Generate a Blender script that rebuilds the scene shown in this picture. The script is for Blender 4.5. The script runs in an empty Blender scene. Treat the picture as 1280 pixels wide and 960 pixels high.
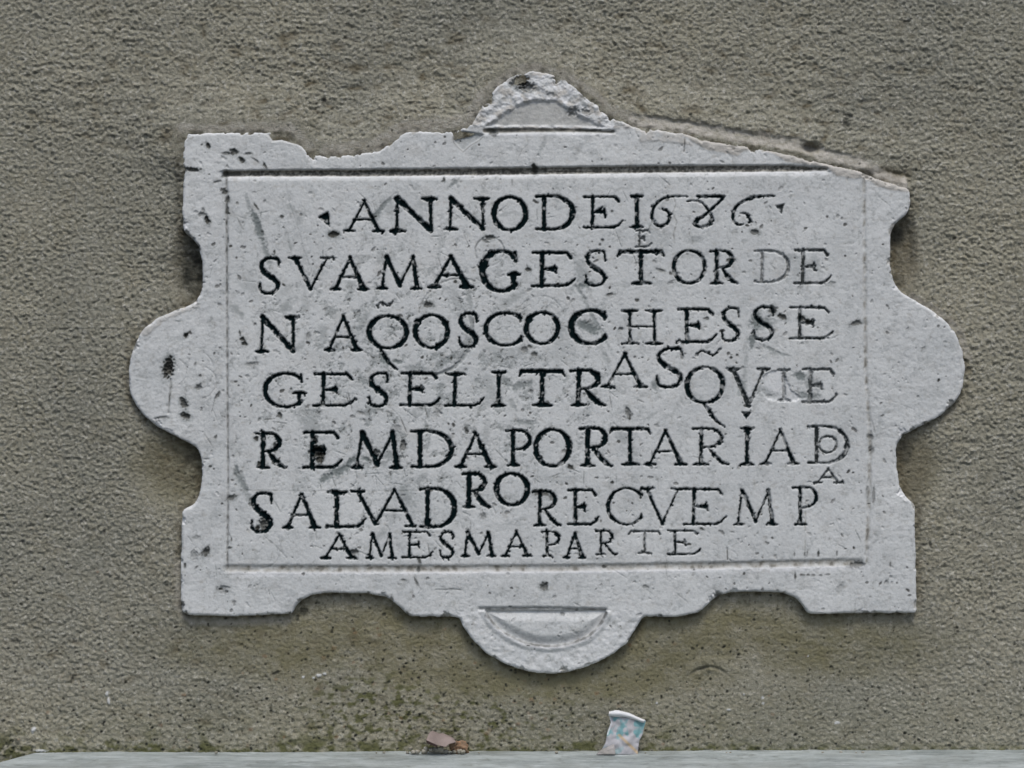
import bpy, math, random
import numpy as np
from mathutils import Vector
R = math.radians
S = bpy.context.scene
C = S.collection

# ------------------------------------------------------------------ camera, sky, sun, exposure
CAM_D = 2.4                      # metres from the wall; 1 photo pixel = 1 mm on the wall plane
cam = bpy.data.cameras.new('camera'); co = bpy.data.objects.new('camera', cam); C.objects.link(co)
co.location = (0, -CAM_D, 0); co.rotation_euler = (R(90), 0, 0)
cam.sensor_width = 36; cam.lens = 36 * CAM_D / 1.28; cam.clip_start = .05; cam.clip_end = 100
S.camera = co
SUN_EL, SUN_AZ = 62, 12          # azimuth: degrees to the right of straight behind the camera
wd = bpy.data.worlds.new('World'); S.world = wd; wd.use_nodes = True
wn = wd.node_tree; wn.nodes.clear()
sky = wn.nodes.new('ShaderNodeTexSky'); sky.sky_type = 'NISHITA'; sky.sun_disc = False
sky.sun_elevation = R(SUN_EL); sky.sun_rotation = R(180 - SUN_AZ); sky.dust_density = 2.6; sky.air_density = 1.0; sky.ozone_density = 1.0
bg = wn.nodes.new('ShaderNodeBackground'); bg.inputs[1].default_value = .12
wo = wn.nodes.new('ShaderNodeOutputWorld')
wn.links.new(sky.outputs[0], bg.inputs[0]); wn.links.new(bg.outputs[0], wo.inputs[0])
sun = bpy.data.lights.new('sun', 'SUN'); sun.energy = 1.5; sun.angle = R(15); sun.color = (1, .985, .96)
so = bpy.data.objects.new('sun', sun); C.objects.link(so)
sd = Vector((math.sin(R(SUN_AZ)) * math.cos(R(SUN_EL)), -math.cos(R(SUN_AZ)) * math.cos(R(SUN_EL)), math.sin(R(SUN_EL))))
so.rotation_euler = sd.to_track_quat('Z', 'Y').to_euler()
S.view_settings.view_transform = 'Standard'; S.view_settings.look = 'None'
S.view_settings.exposure = 0.38; S.view_settings.gamma = 1
try: S.cycles.filter_width = 1.55
except Exception: pass

# ------------------------------------------------------------------ noise and small helpers
def gn(x, y, seed):
    """gradient noise, about -1..1"""
    a = np.random.default_rng(seed).random((256, 256)).astype(np.float32) * 6.28318
    gx, gy = np.cos(a), np.sin(a)
    xi = np.floor(x).astype(np.int64); yi = np.floor(y).astype(np.int64)
    fx = (x - xi).astype(np.float32); fy = (y - yi).astype(np.float32)
    ux = fx*fx*fx*(fx*(fx*6-15)+10); uy = fy*fy*fy*(fy*(fy*6-15)+10)
    def c(dx, dy):
        i = (xi+dx) & 255; j = (yi+dy) & 255
        return gx[i, j]*(fx-dx) + gy[i, j]*(fy-dy)
    n0 = c(0, 0)*(1-ux) + c(1, 0)*ux
    n1 = c(0, 1)*(1-ux) + c(1, 1)*ux
    return (n0*(1-uy) + n1*uy) * 1.5
def fbm(x, y, seed, octv=4, gain=.5):
    s = 0; a = 1
    for k in range(octv):
        s = s + a*gn(x*2**k + 17.3*k, y*2**k - 9.1*k, seed+k); a *= gain
    return s
def sstep(a, b, x):
    t = np.clip((x-a)/(b-a), 0, 1); return t*t*(3-2*t)
def catmull(P, n=8, closed=False):
    P = [np.array(p, float) for p in P]; out = []
    m = len(P)
    for i in range(m if closed else m-1):
        if closed: a, b, c, d = P[i-1], P[i], P[(i+1) % m], P[(i+2) % m]
        else: a, b, c, d = P[max(i-1, 0)], P[i], P[i+1], P[min(i+2, m-1)]
        for k in range(n):
            t = k/n
            out.append(.5*((2*b)+(c-a)*t+(2*a-5*b+4*c-d)*t*t+(3*b-a-3*c+d)*t**3))
    if not closed: out.append(P[-1])
    return out

def empty(name, loc, label=None, cat=None, group=None):
    o = bpy.data.objects.new(name, None); C.objects.link(o); o.location = loc; o.empty_display_size = .02
    if label: o['label'] = label
    if cat: o['category'] = cat
    if group: o['group'] = group
    return o
def mesh_obj(name, V, F, mat, parent=None, attrs=None, smooth=True, normals=None):
    """V (n,3) in world metres, F (m,4) or (m,3); a child keeps world placement through its offset"""
    V = np.asarray(V, np.float32); F = np.asarray(F, np.int32)
    if parent is not None:
        V = V - np.array(parent_world(parent), np.float32)
    me = bpy.data.meshes.new(name); k = F.shape[1]
    me.vertices.add(len(V)); me.vertices.foreach_set('co', V.ravel())
    me.loops.add(F.size); me.loops.foreach_set('vertex_index', F.ravel())
    me.polygons.add(len(F)); me.polygons.foreach_set('loop_start', np.arange(0, F.size, k, dtype=np.int32))
    me.update(calc_edges=True)
    if smooth: me.polygons.foreach_set('use_smooth', np.ones(len(F), bool))
    for nm, arr in (attrs or {}).items():
        at = me.attributes.new(nm, 'FLOAT', 'POINT'); at.data.foreach_set('value', np.asarray(arr, np.float32).ravel())
    if normals is not None:
        me.normals_split_custom_set_from_vertices(normals.tolist())
    me.materials.append(mat)
    o = bpy.data.objects.new(name, me); C.objects.link(o)
    if parent is not None: o.parent = parent
    return o
def parent_world(p):
    v = Vector((0, 0, 0))
    while p is not None:
        v = v + Vector(p.location); p = p.parent
    return v

# ------------------------------------------------------------------ materials
def newmat(name):
    m = bpy.data.materials.new(name); m.use_nodes = True; nt = m.node_tree
    b = nt.nodes['Principled BSDF']; b.inputs['Specular IOR Level'].default_value = .25
    return m, nt, b
def nod(nt, t, **kw):
    n = nt.nodes.new(t)
    for k, v in kw.items():
        if k in n.inputs.keys(): n.inputs[k].default_value = v
        else: setattr(n, k, v)
    return n
def noise(nt, scale, detail=4, rough=.55, vec=None):
    n = nod(nt, 'ShaderNodeTexNoise', Scale=scale, Detail=detail, Roughness=rough)
    if vec: nt.links.new(vec, n.inputs['Vector'])
    return n.outputs['Fac']
def mapr(nt, src, a, b, c=0, d=1):
    n = nod(nt, 'ShaderNodeMapRange'); nt.links.new(src, n.inputs[0])
    for i, v in enumerate((a, b, c, d)): n.inputs[i+1].default_value = v
    return n.outputs[0]
def mixc(nt, fac, a, b, mode='MIX'):
    n = nt.nodes.new('ShaderNodeMix'); n.data_type = 'RGBA'; n.blend_type = mode
    for i, s in ((0, fac), (6, a), (7, b)):
        if isinstance(s, (int, float)): n.inputs[i].default_value = s
        elif isinstance(s, tuple): n.inputs[i].default_value = (*s, 1)
        else: nt.links.new(s, n.inputs[i])
    return n.outputs[2]
def mul(nt, a, b, op='MULTIPLY'):
    n = nt.nodes.new('ShaderNodeMath'); n.operation = op
    for i, s in enumerate((a, b)):
        if isinstance(s, (int, float)): n.inputs[i].default_value = s
        else: nt.links.new(s, n.inputs[i])
    return n.outputs[0]
def attr(nt, name): return nod(nt, 'ShaderNodeAttribute', attribute_name=name).outputs['Fac']
def geo(nt): return nt.nodes.new('ShaderNodeNewGeometry').outputs['Position']
def bump(nt, b, src, strength, dist):
    n = nod(nt, 'ShaderNodeBump', Strength=strength, Distance=dist)
    nt.links.new(src, n.inputs['Height']); nt.links.new(n.outputs[0], b.inputs['Normal'])

def stone_material():
    m, nt, b = newmat('weathered_limestone'); P = geo(nt)
    c = mixc(nt, mapr(nt, noise(nt, 9, 5, .6, P), .35, .65), (.528, .536, .520), (.600, .604, .582))
    c = mixc(nt, mapr(nt, noise(nt, 60, 6, .7, P), .5, .8, 0, .45), c, (.40, .385, .36))
    c = mixc(nt, mapr(nt, noise(nt, 260, 4, .7, P), .54, .74, 0, .55), c, (.30, .31, .30))
    c = mixc(nt, mapr(nt, noise(nt, 160, 3, .6, P), .56, .72, 0, .35), c, (.63, .63, .62))
    c = mixc(nt, attr(nt, 'pale'), c, (.66, .66, .65))
    c = mixc(nt, attr(nt, 'brown'), c, (.24, .215, .165))
    c = mixc(nt, attr(nt, 'mort'), c, (.46, .435, .39))
    c = mixc(nt, attr(nt, 'smudge'), c, (.125, .145, .138))
    c = mixc(nt, attr(nt, 'dirt_shade'), c, (.045, .044, .036))
    c = mixc(nt, attr(nt, 'ink'), c, (.004, .009, .010))
    nt.links.new(c, b.inputs['Base Color']); b.inputs['Roughness'].default_value = .72
    bump(nt, b, noise(nt, 420, 4, .75, P), .4, .0012)
    sp_ = mul(nt, mul(nt, 1.0, attr(nt, 'ink'), 'SUBTRACT'), .25); nt.links.new(sp_, b.inputs['Specular IOR Level'])
    return m
def wall_material():
    m, nt, b = newmat('rough_grey_render'); P = geo(nt)
    c = mixc(nt, mapr(nt, noise(nt, 3.0, 5, .6, P), .36, .64), (.240, .234, .188), (.318, .298, .226))
    c = mixc(nt, mapr(nt, noise(nt, 26, 5, .65, P), .5, .75, 0, .5), c, (.225, .200, .135))
    c = mixc(nt, mapr(nt, noise(nt, 190, 4, .7, P), .52, .66, 0, .75), c, (.47, .45, .385))
    c = mixc(nt, mapr(nt, noise(nt, 230, 3, .6, P), .55, .68, 0, .75), c, (.095, .095, .075))
    c = mixc(nt, attr(nt, 'olive'), c, (.180, .163, .090))
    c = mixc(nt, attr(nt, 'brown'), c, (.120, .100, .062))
    c = mixc(nt, attr(nt, 'mort'), c, (.50, .465, .405))
    c = mixc(nt, attr(nt, 'moss'), c, (.085, .088, .030))
    c = mixc(nt, attr(nt, 'rust'), c, (.21, .10, .045))
    c = mixc(nt, attr(nt, 'dirt_shade'), c, (.03, .031, .026))  # dirt, together with shade painted into the side notches
    c = mixc(nt, attr(nt, 'pale'), c, (.60, .60, .58))
    nt.links.new(c, b.inputs['Base Color']); b.inputs['Roughness'].default_value = .92
    b.inputs['Specular IOR Level'].default_value = .12
    bump(nt, b, noise(nt, 260, 4, .75, P), .9, .003)
    return m
MSTONE = stone_material(); MWALL = wall_material()

# ------------------------------------------------------------------ the plaque's outline (mm = photo pixels)
OUT = [(231.4,166.3),(300,164.5),(362,165.5),(373,178),(387.5,192),(410,194.4),(449,191),(472,188),(488,178),(506.4,164),(568,162.6),(579,160),
 (592,153),(597,140),(603.4,127.5),(616,113),(629,101),(642,93.5),(656,90.5),(670,89.5),(686,90.5),(702,96.5),(717,106),(730,119),(744,127.5),(755,141.6),(772,148),(789,155.6),(795,160),(814,160.5),
 (855.6,167),(883,175.7),(931,182.5),(979,191),(1003,198),(1027,203),(1079,215),(1103,225.5),(1137.5,236),(1139,255),(1134,268),(1120,279),(1113.5,293),(1113,315),
 (1114,334),(1118.6,354.7),(1127,365),(1144,375),(1165,387),(1182,400),(1194,414),(1203,436),(1207.5,461),(1204,486),(1193.4,505),(1173,522),(1151,533),(1130,544),
 (1121.6,556.6),(1121.2,583),(1124.7,608),(1135.6,623.8),(1144.4,630),(1145,680),(1146.6,766.5),(1010.6,768),(1004,757),(995,747.5),(979.4,741.5),(945,740),(913.8,741),
 (898,745),(887,755),(873,766),(845,772.5),(805,771),(798,781),(785,803.4),(762,821),(736,833),(710,841),(686.7,843.4),(664,841),(637.5,833.6),(611,820),(591.5,801.8),
 (578.4,783.7),(573.5,772),(511,771),(497,757.5),(486,748),(463.4,742.8),(410,741.4),(390,744),(376,751),(368,759.7),(365,768),(292,771),(232.8,769.5),(225.6,762.5),
 (225,728.7),(225.8,686.6),(226.6,644),(228,637),(235.6,633.7),(242.6,630),(248,620),(251,605),(252,582.5),(251,573),(247,562),(238,555),(221.6,546.7),(196,534),
 (176.6,517),(165.3,500),(159.7,480.6),(161,452.5),(166.7,432.8),(176.6,413),(196,397.7),(221.6,386.4),(241,379.4),(250,369),(252.5,357),(252.5,330),(248,307.5),
 (238.4,297),(230,291),(227.7,282),(227.7,257),(229,217.5),(233,211),(227,205),(229.4,178)]
OUT = np.array(OUT, float)
def seg_field(X, Y, dx, P, reach, F=None, widths=None, closed=False, arr_id=None, ident=None):
    """min distance (minus half width) from the grid points to a polyline, only near it.  X, Y are 1-D axes (regular, step dx)"""
    if F is None: F = np.full((len(Y), len(X)), 1e3, np.float32)
    n = len(P)
    for i in range(n if closed else n-1):
        a, b = P[i], P[(i+1) % n]
        wa, wb = (widths[i], widths[(i+1) % n]) if widths is not None else (0, 0)
        r = reach + max(wa, wb)
        i0 = max(int((min(a[0], b[0])-r-X[0])/dx), 0); i1 = min(int((max(a[0], b[0])+r-X[0])/dx)+2, len(X))
        j0 = max(int((min(a[1], b[1])-r-Y[0])/dx), 0); j1 = min(int((max(a[1], b[1])+r-Y[0])/dx)+2, len(Y))
        if i1 <= i0 or j1 <= j0: continue
        gx, gy = X[None, i0:i1], Y[j0:j1, None]
        ex, ey = b[0]-a[0], b[1]-a[1]; L = ex*ex+ey*ey+1e-9
        t = np.clip(((gx-a[0])*ex+(gy-a[1])*ey)/L, 0, 1)
        d = np.hypot(gx-a[0]-t*ex, gy-a[1]-t*ey) - .5*(wa+(wb-wa)*t)
        w = F[j0:j1, i0:i1]; m = d < w
        w[m] = d[m]
        if arr_id is not None: arr_id[j0:j1, i0:i1][m] = ident
    return F
def inside(X, Y, P):
    G = np.zeros((len(Y), len(X)), bool); n = len(P)
    for j, y in enumerate(Y):
        xs = []
        for i in range(n):
            a, b = P[i], P[(i+1) % n]
            if (a[1] > y) != (b[1] > y): xs.append(a[0]+(y-a[1])*(b[0]-a[0])/(b[1]-a[1]))
        xs.sort()
        for k in range(0, len(xs)-1, 2): G[j] ^= (X >= xs[k]) & (X < xs[k+1])
    return G
def sdf(X, Y, dx, P, reach):
    d = np.minimum(seg_field(X, Y, dx, P, reach, closed=True), reach+5)
    return np.where(inside(X, Y, P), d, -d)

# the chipped outline: smooth curve through the traced points, then small wobble
rg = np.random.default_rng(5)
OC = []
m = len(OUT)
for i in range(m):
    a, b = OUT[i], OUT[(i+1) % m]; L = np.hypot(*(b-a)); k = max(1, int(L/3.5))
    for q in range(k): OC.append(a+(b-a)*q/k)
OC = np.array(OC)
for _ in range(1): OC = .5*OC + .25*(np.roll(OC, 1, 0)+np.roll(OC, -1, 0))
wob = fbm(OC[:, 0]/14, OC[:, 1]/14, 31, 3)
cx, cy = 685, 470
nr = OC-np.array([cx, cy]); nr /= np.linalg.norm(nr, axis=1)[:, None]
lw = np.where((OC[:, 1] < 160) & (OC[:, 0] > 560) & (OC[:, 0] < 800), 1.7, .9)
OC = OC + nr*(wob*lw)[:, None]

# ------------------------------------------------------------------ letters
T, t_ = 1.0, .5          # thick, thin (in units of the letter's stem width)
def ell(a0, a1, cx=.5, cy=.5, rx=.5, ry=.5, lo=.5, hi=1.0, n=22, tilt=0):
    P = []
    for k in range(n+1):
        a = math.radians(a0+(a1-a0)*k/n)
        w = lo+(hi-lo)*abs(math.cos(a-math.radians(tilt)))**1.4
        P.append((cx+rx*math.cos(a), cy+ry*math.sin(a), w))
    return P
def cm(P, n=6): return [tuple(p) for p in catmull(P, n)]
def serif(x0, x1, y, w=.5): return [(x0, y, w*.55), ((x0*.62+x1*.38), y+(.02 if y < .5 else -.02), w*1.5), ((x0*.38+x1*.62), y+(.02 if y < .5 else -.02), w*1.5), (x1, y, w*.55)]
S_ = cm([(.94,.26,.35),(.90,.04,.6),(.72,.005,.55),(.40,0,.55),(.14,.12,.7),(.12,.29,.85),(.38,.46,1.0),(.76,.62,1.0),(.91,.79,.85),(.74,.96,.6),(.40,1.0,.55),(.10,.93,.6),(.04,.72,.4)])
GL = {
 'A': [[(.52,0,.55),(.14,.97,.6)],[(.50,0,.6),(.86,.97,1.05)],[(.27,.62,.42),(.72,.62,.42)],serif(0,.27,1),serif(.72,1,1,.55)],
 'N': [[(.15,.02,.6),(.13,.97,.6)],[(.15,.02,1.0),(.86,.97,.95)],[(.86,.03,.7),(.87,1.0,.6)],serif(0,.3,1),serif(.68,1,.01,.6)],
 'M': [[(.2,.03,.55),(.1,.97,.55)],[(.2,.03,.95),(.51,.9,.9)],[(.51,.9,.5),(.82,.03,.5)],[(.8,.03,.8),(.9,.97,.95)],serif(0,.23,1),serif(.76,1,1,.55)],
 'V': [[(.14,.02,.95),(.5,1,.95)],[(.5,1,.6),(.87,.02,.5)],serif(0,.28,.01,.6),serif(.72,1,.01,.5)],
 'E': [[(.24,.02,.9),(.23,.98,.9)],[(.02,.02,.5),(.80,.02,.6),(.90,.16,.7)],[(.24,.5,.4),(.42,.5,.7),(.53,.49,1.1)],[(.53,.39,.35),(.52,.49,.9),(.56,.61,.35)],[(0,.99,.5),(.76,.985,.6),(.88,.92,.55),(1,.78,.35)]],
 'F': [],
 'S': [S_],
 'O': [ell(0, 360)],
 'Q': [ell(0, 360)],
 'C': [ell(-42, -322, lo=.5, cx=.54, rx=.54)+[], [(.94,.06,.5),(.95,.26,.6)], [(.93,.85,.4),(.97,.72,.4)]],
 'G': [ell(-48, -318, lo=.5, cx=.52, rx=.52)+[], [(.90,.04,.5),(.92,.25,.6)], [(.86,.60,.85),(.86,.90,.8)], serif(.70,1.03,.59)],
 'D': [[(.22,.02,.9),(.21,.98,.9)],[(0,.015,.5),(.4,.0,.55)]+ell(-75, 75, cx=.42, cy=.5, rx=.58, ry=.5, lo=.5)+[(.4,1,.5),(0,.99,.5)]],
 'P': [[(.3,.02,.95),(.3,.97,.95)],[(.02,.02,.5),(.4,0,.5)]+ell(-70, 88, cx=.50, cy=.27, rx=.48, ry=.27, lo=.45, hi=.85)+[(.34,.55,.4)],serif(.08,.55,1)],
 'R': [[(.24,.02,.95),(.23,.97,.95)],[(.0,.02,.5),(.35,0,.5)]+ell(-70, 88, cx=.40, cy=.26, rx=.40, ry=.26, lo=.45, hi=.9)+[(.26,.53,.4)],cm([(.42,.53,.5),(.62,.76,.9),(.82,.93,.8),(1.0,1.0,.35)]),serif(.03,.45,1)],
 'T': [[(.5,.03,.95),(.5,.97,.95)],[(.0,.16,.35),(.06,.03,.75),(.94,.03,.75),(1,.16,.35)],serif(.3,.72,1,.6)],
 'L': [[(.25,.02,.9),(.24,.98,.9)],serif(.02,.5,.01,.6),[(0,.99,.5),(.76,.985,.6),(.88,.93,.5),(1,.76,.35)]],
 'I': [[(.5,.02,1.0),(.5,.97,1.0)],serif(.05,.95,.01,.65),serif(.05,.95,1,.65)],
 'H': [[(.2,.02,.9),(.2,.97,.9)],[(.81,.02,.9),(.81,.97,.9)],[(.2,.49,.4),(.81,.49,.4)],serif(.0,.4,.01),serif(.6,1,.01),serif(0,.4,1),serif(.6,1,1)],
 '~': [cm([(0,.8,.35),(.2,.35,.45),(.45,.5,.7),(.7,.75,.6),(1,.1,.4)])],
}
# (glyph, x0, x1, y0, y1, boldness, ink strength)
LET = []
def L(g, x0, x1, y0, y1, bold=1., ink=1., extra=None): LET.append((g, x0, x1, y0, y1, bold, ink, extra))
# line 1
L('A',430,480,251,289); L('N',488,546,248,289,1.15); L('N',555,611,248,287,1.15); L('O',617,657,246.5,288,1.05); L('D',670,716,245,287); L('E',729,778,245.5,285)
L('I',788,804,245,284)
def abs_(pts, w): return [(x, y, w if len(q) == 0 else q[0]) for x, y, *q in pts]
LET.append(('abs',0,0,0,0,1,1,[cm([(858,245.6,1.2),(843,245.8,1.6),(828,249,2.2),(818,258,3.2),(815,270,3.6),(818,279,3.0),(826,283,2.4),(834,279,3.0),(837,271,3.2),(834,264,2.4),(828,262,1.6)])]))
LET.append(('abs',0,0,0,0,1,1,[[(872,245.6,2.4),(905,245.6,3.2)],cm([(905,246.5,3.0),(896,256,2.8),(880,270,2.8),(869,277,3.6),(870,282,3.2),(878,284,2.6),(887,280,3.4),(890,272,3.4),(885,262,2.6),(876,253,2.2),(867,251,1.4),(859,252,1.2)])]))
LET.append(('abs',0,0,0,0,1,1,[cm([(968,244.8,1.8),(950,245.8,2.2),(935,249,2.6),(923,256,3.0),(916.5,266,3.2),(917,276,2.8),(922,281,2.0),(929,280.5,1.2)]),cm([(926,267,1.4),(933,267.5,2.6),(937,274,2.8),(937,277,1.8)])]))
L('E',795,814,288,309,.85,.8)
# line 2
L('S',324,350,323,367); L('V',361,416,322,361); L('A',413,461,322,362,1.1); L('M',472,527,320,361); L('A',535,591,320,359,1.25); L('G',603,648,314,364,1.35)
L('E',665,719,315,358,1.05); L('S',731,758,314,357,.95); L('T',772,830,313.5,354.5,1.05); L('O',842,881,313.5,354.5,1.05); L('R',888,922,313.5,354.5,1.05); L('D',944,986,313.5,353,.75,.62); L('E',993,1039,312,354.5,1.0,.9)
# line 3
L('N',320,374,396,440,1.15); L('A',405,452,395,438); L('~',472,491,376,384,.7,.9); L('Q',461,508,395,435.6,1.1,1,[cm([(475,436,3.2),(480,446,3.8),(487,455,3.6),(496,462,1.4)])])
L('O',519,559.7,394,435,1.05); L('S',573,597,392,434,1.1); L('C',607,653,391,432,1.1); L('O',658,698,390.6,430,1.1); L('C',714,758,388,430,1.35)
L('H',777,827,388,430); L('E',847,895,386,428,1.1); L('S',902,925,385.7,426.5); L('S',941,968,384,425); L('E',987,1041,384,423.5,.95,.95)
# line 4
L('G',331,381,467,509,1.05); L('E',392,444,467,507.5,1.1); L('S',461,486,467,508,.9); L('E',501,550,466,507,1.15); L('L',557,605,467,507.5); L('I',614,633,465,507.5,.95); L('T',649,706,463,507,1.2)
L('R',713,757,463,507,1.05); L('A',752,809,442,484,1.05); L('S',820,855,436,484,1.05); L('~',870,901,435,447,.95); L('Q',859,904,459,504,1.05,1,[cm([(880,504,3),(888,515,4),(895,525,3.2),(907,534,1.2)])])
L('V',909,962,461,507,1.15,.95); L('I',972,988,462,501,.8,.75); L('E',1003,1046,461,503,1.0,.8)
# line 5
L('R',320,356,541.5,585,1.2); L('E',379,427,540,585,1.2); L('M',440,503,540,585,1.15); L('D',514,564,539,584,1.05); L('A',568,620,541.5,584,1.1); L('P',632,663,538,582,1.15)
L('O',670,712,537,583,1.3); L('R',725,765,535,582.5,1.35); L('T',762,813,535,581,1.1); L('A',805,858,538,581,1.15); L('R',866,911,535.6,581,.8); L('I',925,943,535,581,1.1)
L('A',951,999,537,580,.95); L('D',1010,1059,533,579,.9,.95); L('O',1024,1046,545.5,566,.7,.9); L('A',1018,1052,586,603.5,.75,.9)
# line 6
L('S',314,341,617,665,1.35); L('A',353,400,618,660,1.1); L('L',409,457,615,659,1.15)
LET.append(('abs',0,0,0,0,1,1,[[(447,615,4.2),(469,655,4.4)],[(469,656,3),(493,613,2.6)],[(439,614.5,2.4),(455,614.5,3)]]))
LET.append(('abs',0,0,0,0,1,1,[[(493,612,2.6),(515,656,4.4)],[(478,638,2),(505,639,2)],[(507,658,2.2),(519,658,2.6)]]))
L('D',525,568,611,659,1.2); L('R',578,613,592,634,1.0); L('O',620,659,592,631.5,1.1); L('R',667,701,614,657,.85); L('E',710,748,612,656,.95); L('C',760,803,610.5,656,.9); L('V',801,855,610.5,655,.85)
L('E',855,908,611,656,.9); L('M',917,971,612,656,.95); L('P',991,1021,609,656,1.0)
# line 7
L('A',401,446,668,698,1.05); L('M',458,494,667,698,1.05); L('E',503,541,664.5,697.5,.85); L('S',549,567,665.6,697.5,.95); L('M',576,619,665,695.5,1.05); L('A',626,664,664,695.5,1.05)
L('P',677,699,664.6,695.5,.9); L('A',705,732,667,697.5,1.05); L('R',745,770,663.6,693.5,.8); L('T',786,825,663.6,692,.55,.85); L('E',834,875,663,693.5,.75)

# ------------------------------------------------------------------ plaque height field
DX = .9
X = np.arange(152, 1216, DX); Y = np.arange(82, 852, DX)
GX, GY = np.meshgrid(X, Y)
sd_out = sdf(X, Y, DX, OC, 26)
def band(P, w, jit=1.0, seed=1, reach=12):
    """signed field, positive inside a band of width w along polyline P (mm)"""
    f = -seg_field(X, Y, DX, P, reach, widths=[w]*len(P) if np.isscalar(w) else w)
    return f + jit*gn(GX/7, GY/7, seed)*.6
H = 13.0 + .55*fbm(GX/120, GY/120, 2, 3)
H += .17*fbm(GX/13, GY/13, 3, 3) + .05*gn(GX/2.4, GY/2.4, 9)
panel_m = sstep(0, 3, -np.maximum.reduce([283.5-GX, GX-1082, 219-GY, GY-(713-(GX-283)*.010)]))
frame_m = (1-panel_m)*sstep(0, 4, sd_out)
H += frame_m*(.20*fbm(GX/9, GY/5, 12, 3)*(.6+.7*gn(GX/40, GY/40, 19)) + .35*fbm(GX/26, GY/26, 13, 2))
# rounded, worn edges
sj = sd_out + .8*fbm(GX/10, GY/10, 4, 3)
rr = 4.5
H -= np.where(sj < rr, rr-np.sqrt(np.clip(rr*rr-(rr-np.clip(sj, 0, rr))**2, 0, None)), 0)*.9
pale = .5*sstep(4.5, 1.2, sj)*sstep(-.2, .4, fbm(GX/16, GY/16, 6, 2)+.15)
dirt_shade = np.zeros_like(H); ink = np.zeros_like(H); smudge = np.zeros_like(H); brown = np.zeros_like(H); mort = np.zeros_like(H)
clump = fbm(GX/11, GY/11, 20, 3)
# moulding grooves round the panel
g_top = -seg_field(X, Y, DX, [(281,217),(460,216),(640,214),(820,211.5),(985,210.5),(1033,211.5)], 14, widths=[6,7.5,7.5,7.5,6.5,2.5])+.5*gn(GX/8, GY/8, 21)
H -= 3.8*sstep(-2.6, 2.2, g_top)
H -= 1.2*sstep(-7, -1, g_top)*(GY > 214)
dirt_shade = np.maximum(dirt_shade, sstep(-.6, 1.2, g_top+.5)*np.clip(.62+.7*clump+1.0*fbm(GX/4, GY/3, 34, 2), .0, .95)*.9)
brown = np.maximum(brown, sstep(-1.4, 1., g_top)*.8)
pale = np.maximum(pale, .7*sstep(.3, .9, fbm(GX/5, GY/3, 35, 2))*sstep(-.5, 1., g_top)); pale = np.maximum(pale, .8*sstep(5.0, 1.0, np.abs(GY-221.5+(GX-283)*.008))*(GX > 283)*(GX < 1042)*sstep(-.8, .2, clump))  # white chips, then painted light along the panel's upward edge
g_bot = -seg_field(X, Y, DX, [(284,710.5),(500,711),(700,710),(900,706.5),(1075,702.5)], 14, widths=[8]*5)+.5*gn(GX/8, GY/8, 22)
H -= 1.9*sstep(-2.5, 3.2, g_bot)
brown = np.maximum(brown, sstep(-2., 1.6, g_bot)*np.clip(.5+.4*clump, .15, .75))
dirt_shade = np.maximum(dirt_shade, sstep(-1, 1.5, g_bot)*sstep(.25, .9, clump)*.5)
pale = np.maximum(pale, .85*sstep(5.5, 1.0, np.abs(GY-(718.5-(GX-283)*.0105)))*(GX > 290)*(GX < 1088)*sstep(-.9, .1, clump))  # painted light on the upward slope of the lower border
g_l = -seg_field(X, Y, DX, [(283,214),(283.5,330),(284,460),(285,600),(284,712)], 8, widths=[2.4,2,1.6,1.6,1.6])+.5*gn(GX/6, GY/6, 23)
H -= 2.0*sstep(-2, 1, g_l); dirt_shade = np.maximum(dirt_shade, sstep(-1.1, .6, g_l)*np.clip(.6+.8*clump, .3, .95)*np.where(GY < 340, 1, .85))
g_r = -seg_field(X, Y, DX, [(1080,221),(1081,330),(1082,460),(1088,550),(1086,640),(1083,702)], 8, widths=[2,2,1.8,2.4,3,2])+.8*gn(GX/6, GY/6, 24)
H -= 1.3*sstep(-2.4, 1, g_r); brown = np.maximum(brown, sstep(-3, .6, g_r)*np.clip(.32+.6*clump, .05, .7)); dirt_shade = np.maximum(dirt_shade, sstep(-.6, .9, g_r)*sstep(.0, .9, clump)*.6)
# top lunette: rough broken rim and a smooth raised segment
seg_t = [(607,158),(625,146),(643,133.5),(655,127.5),(668,125.5),(693,125.5),(704,131),(720,142),(740,152),(757,160)]
s_t = sdf(X, Y, DX, np.array(seg_t), 20)
lun = (GY < 164)*(GX > 566)*(GX < 800)*sstep(4, 0, s_t)*sstep(-1, 3, sd_out)*sstep(164, 158, GY)
H += lun*(1.45*fbm(GX/12, GY/10, 14, 4)-.1) + lun*.7*sstep(14, 2, np.abs(s_t))
mort = np.maximum(mort, lun*.9*sstep(.0, .6, fbm(GX/15, GY/12, 33, 3)+.35*sstep(12, 2, sd_out)))
H -= 2.2*sstep(-2, 2.5, s_t)
H -= 2.4*sstep(-3, 2, -seg_field(X, Y, DX, [(607,163.5),(660,162.5),(720,163),(768,165)], 10, widths=[5,5,5,2]))
gl = -seg_field(X, Y, DX, [(606,163),(660,162.3),(720,162.3),(764,165)], 10, widths=[5,5,4,2])+.5*gn(GX/7, GY/7, 25)
dirt_shade = np.maximum(dirt_shade, sstep(-.8, 1.2, gl)*np.clip(.6+.5*clump, .2, .85)); brown = np.maximum(brown, sstep(-1.5, 1, gl)*.8)
pale = np.maximum(pale, lun*sstep(-.3, .5, fbm(GX/13, GY/13, 15, 3)+.15)*.8)
brown = np.maximum(brown, lun*sstep(.1, .9, fbm(GX/12, GY/12, 16, 3))*.45)
pale = np.maximum(pale, .8*sstep(2.6, .6, np.abs(GY-168.5))*(GX > 606)*(GX < 765))  # painted light on the edge below the crest groove
brown = np.maximum(brown, .35*sstep(0, 5, s_t))
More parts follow.
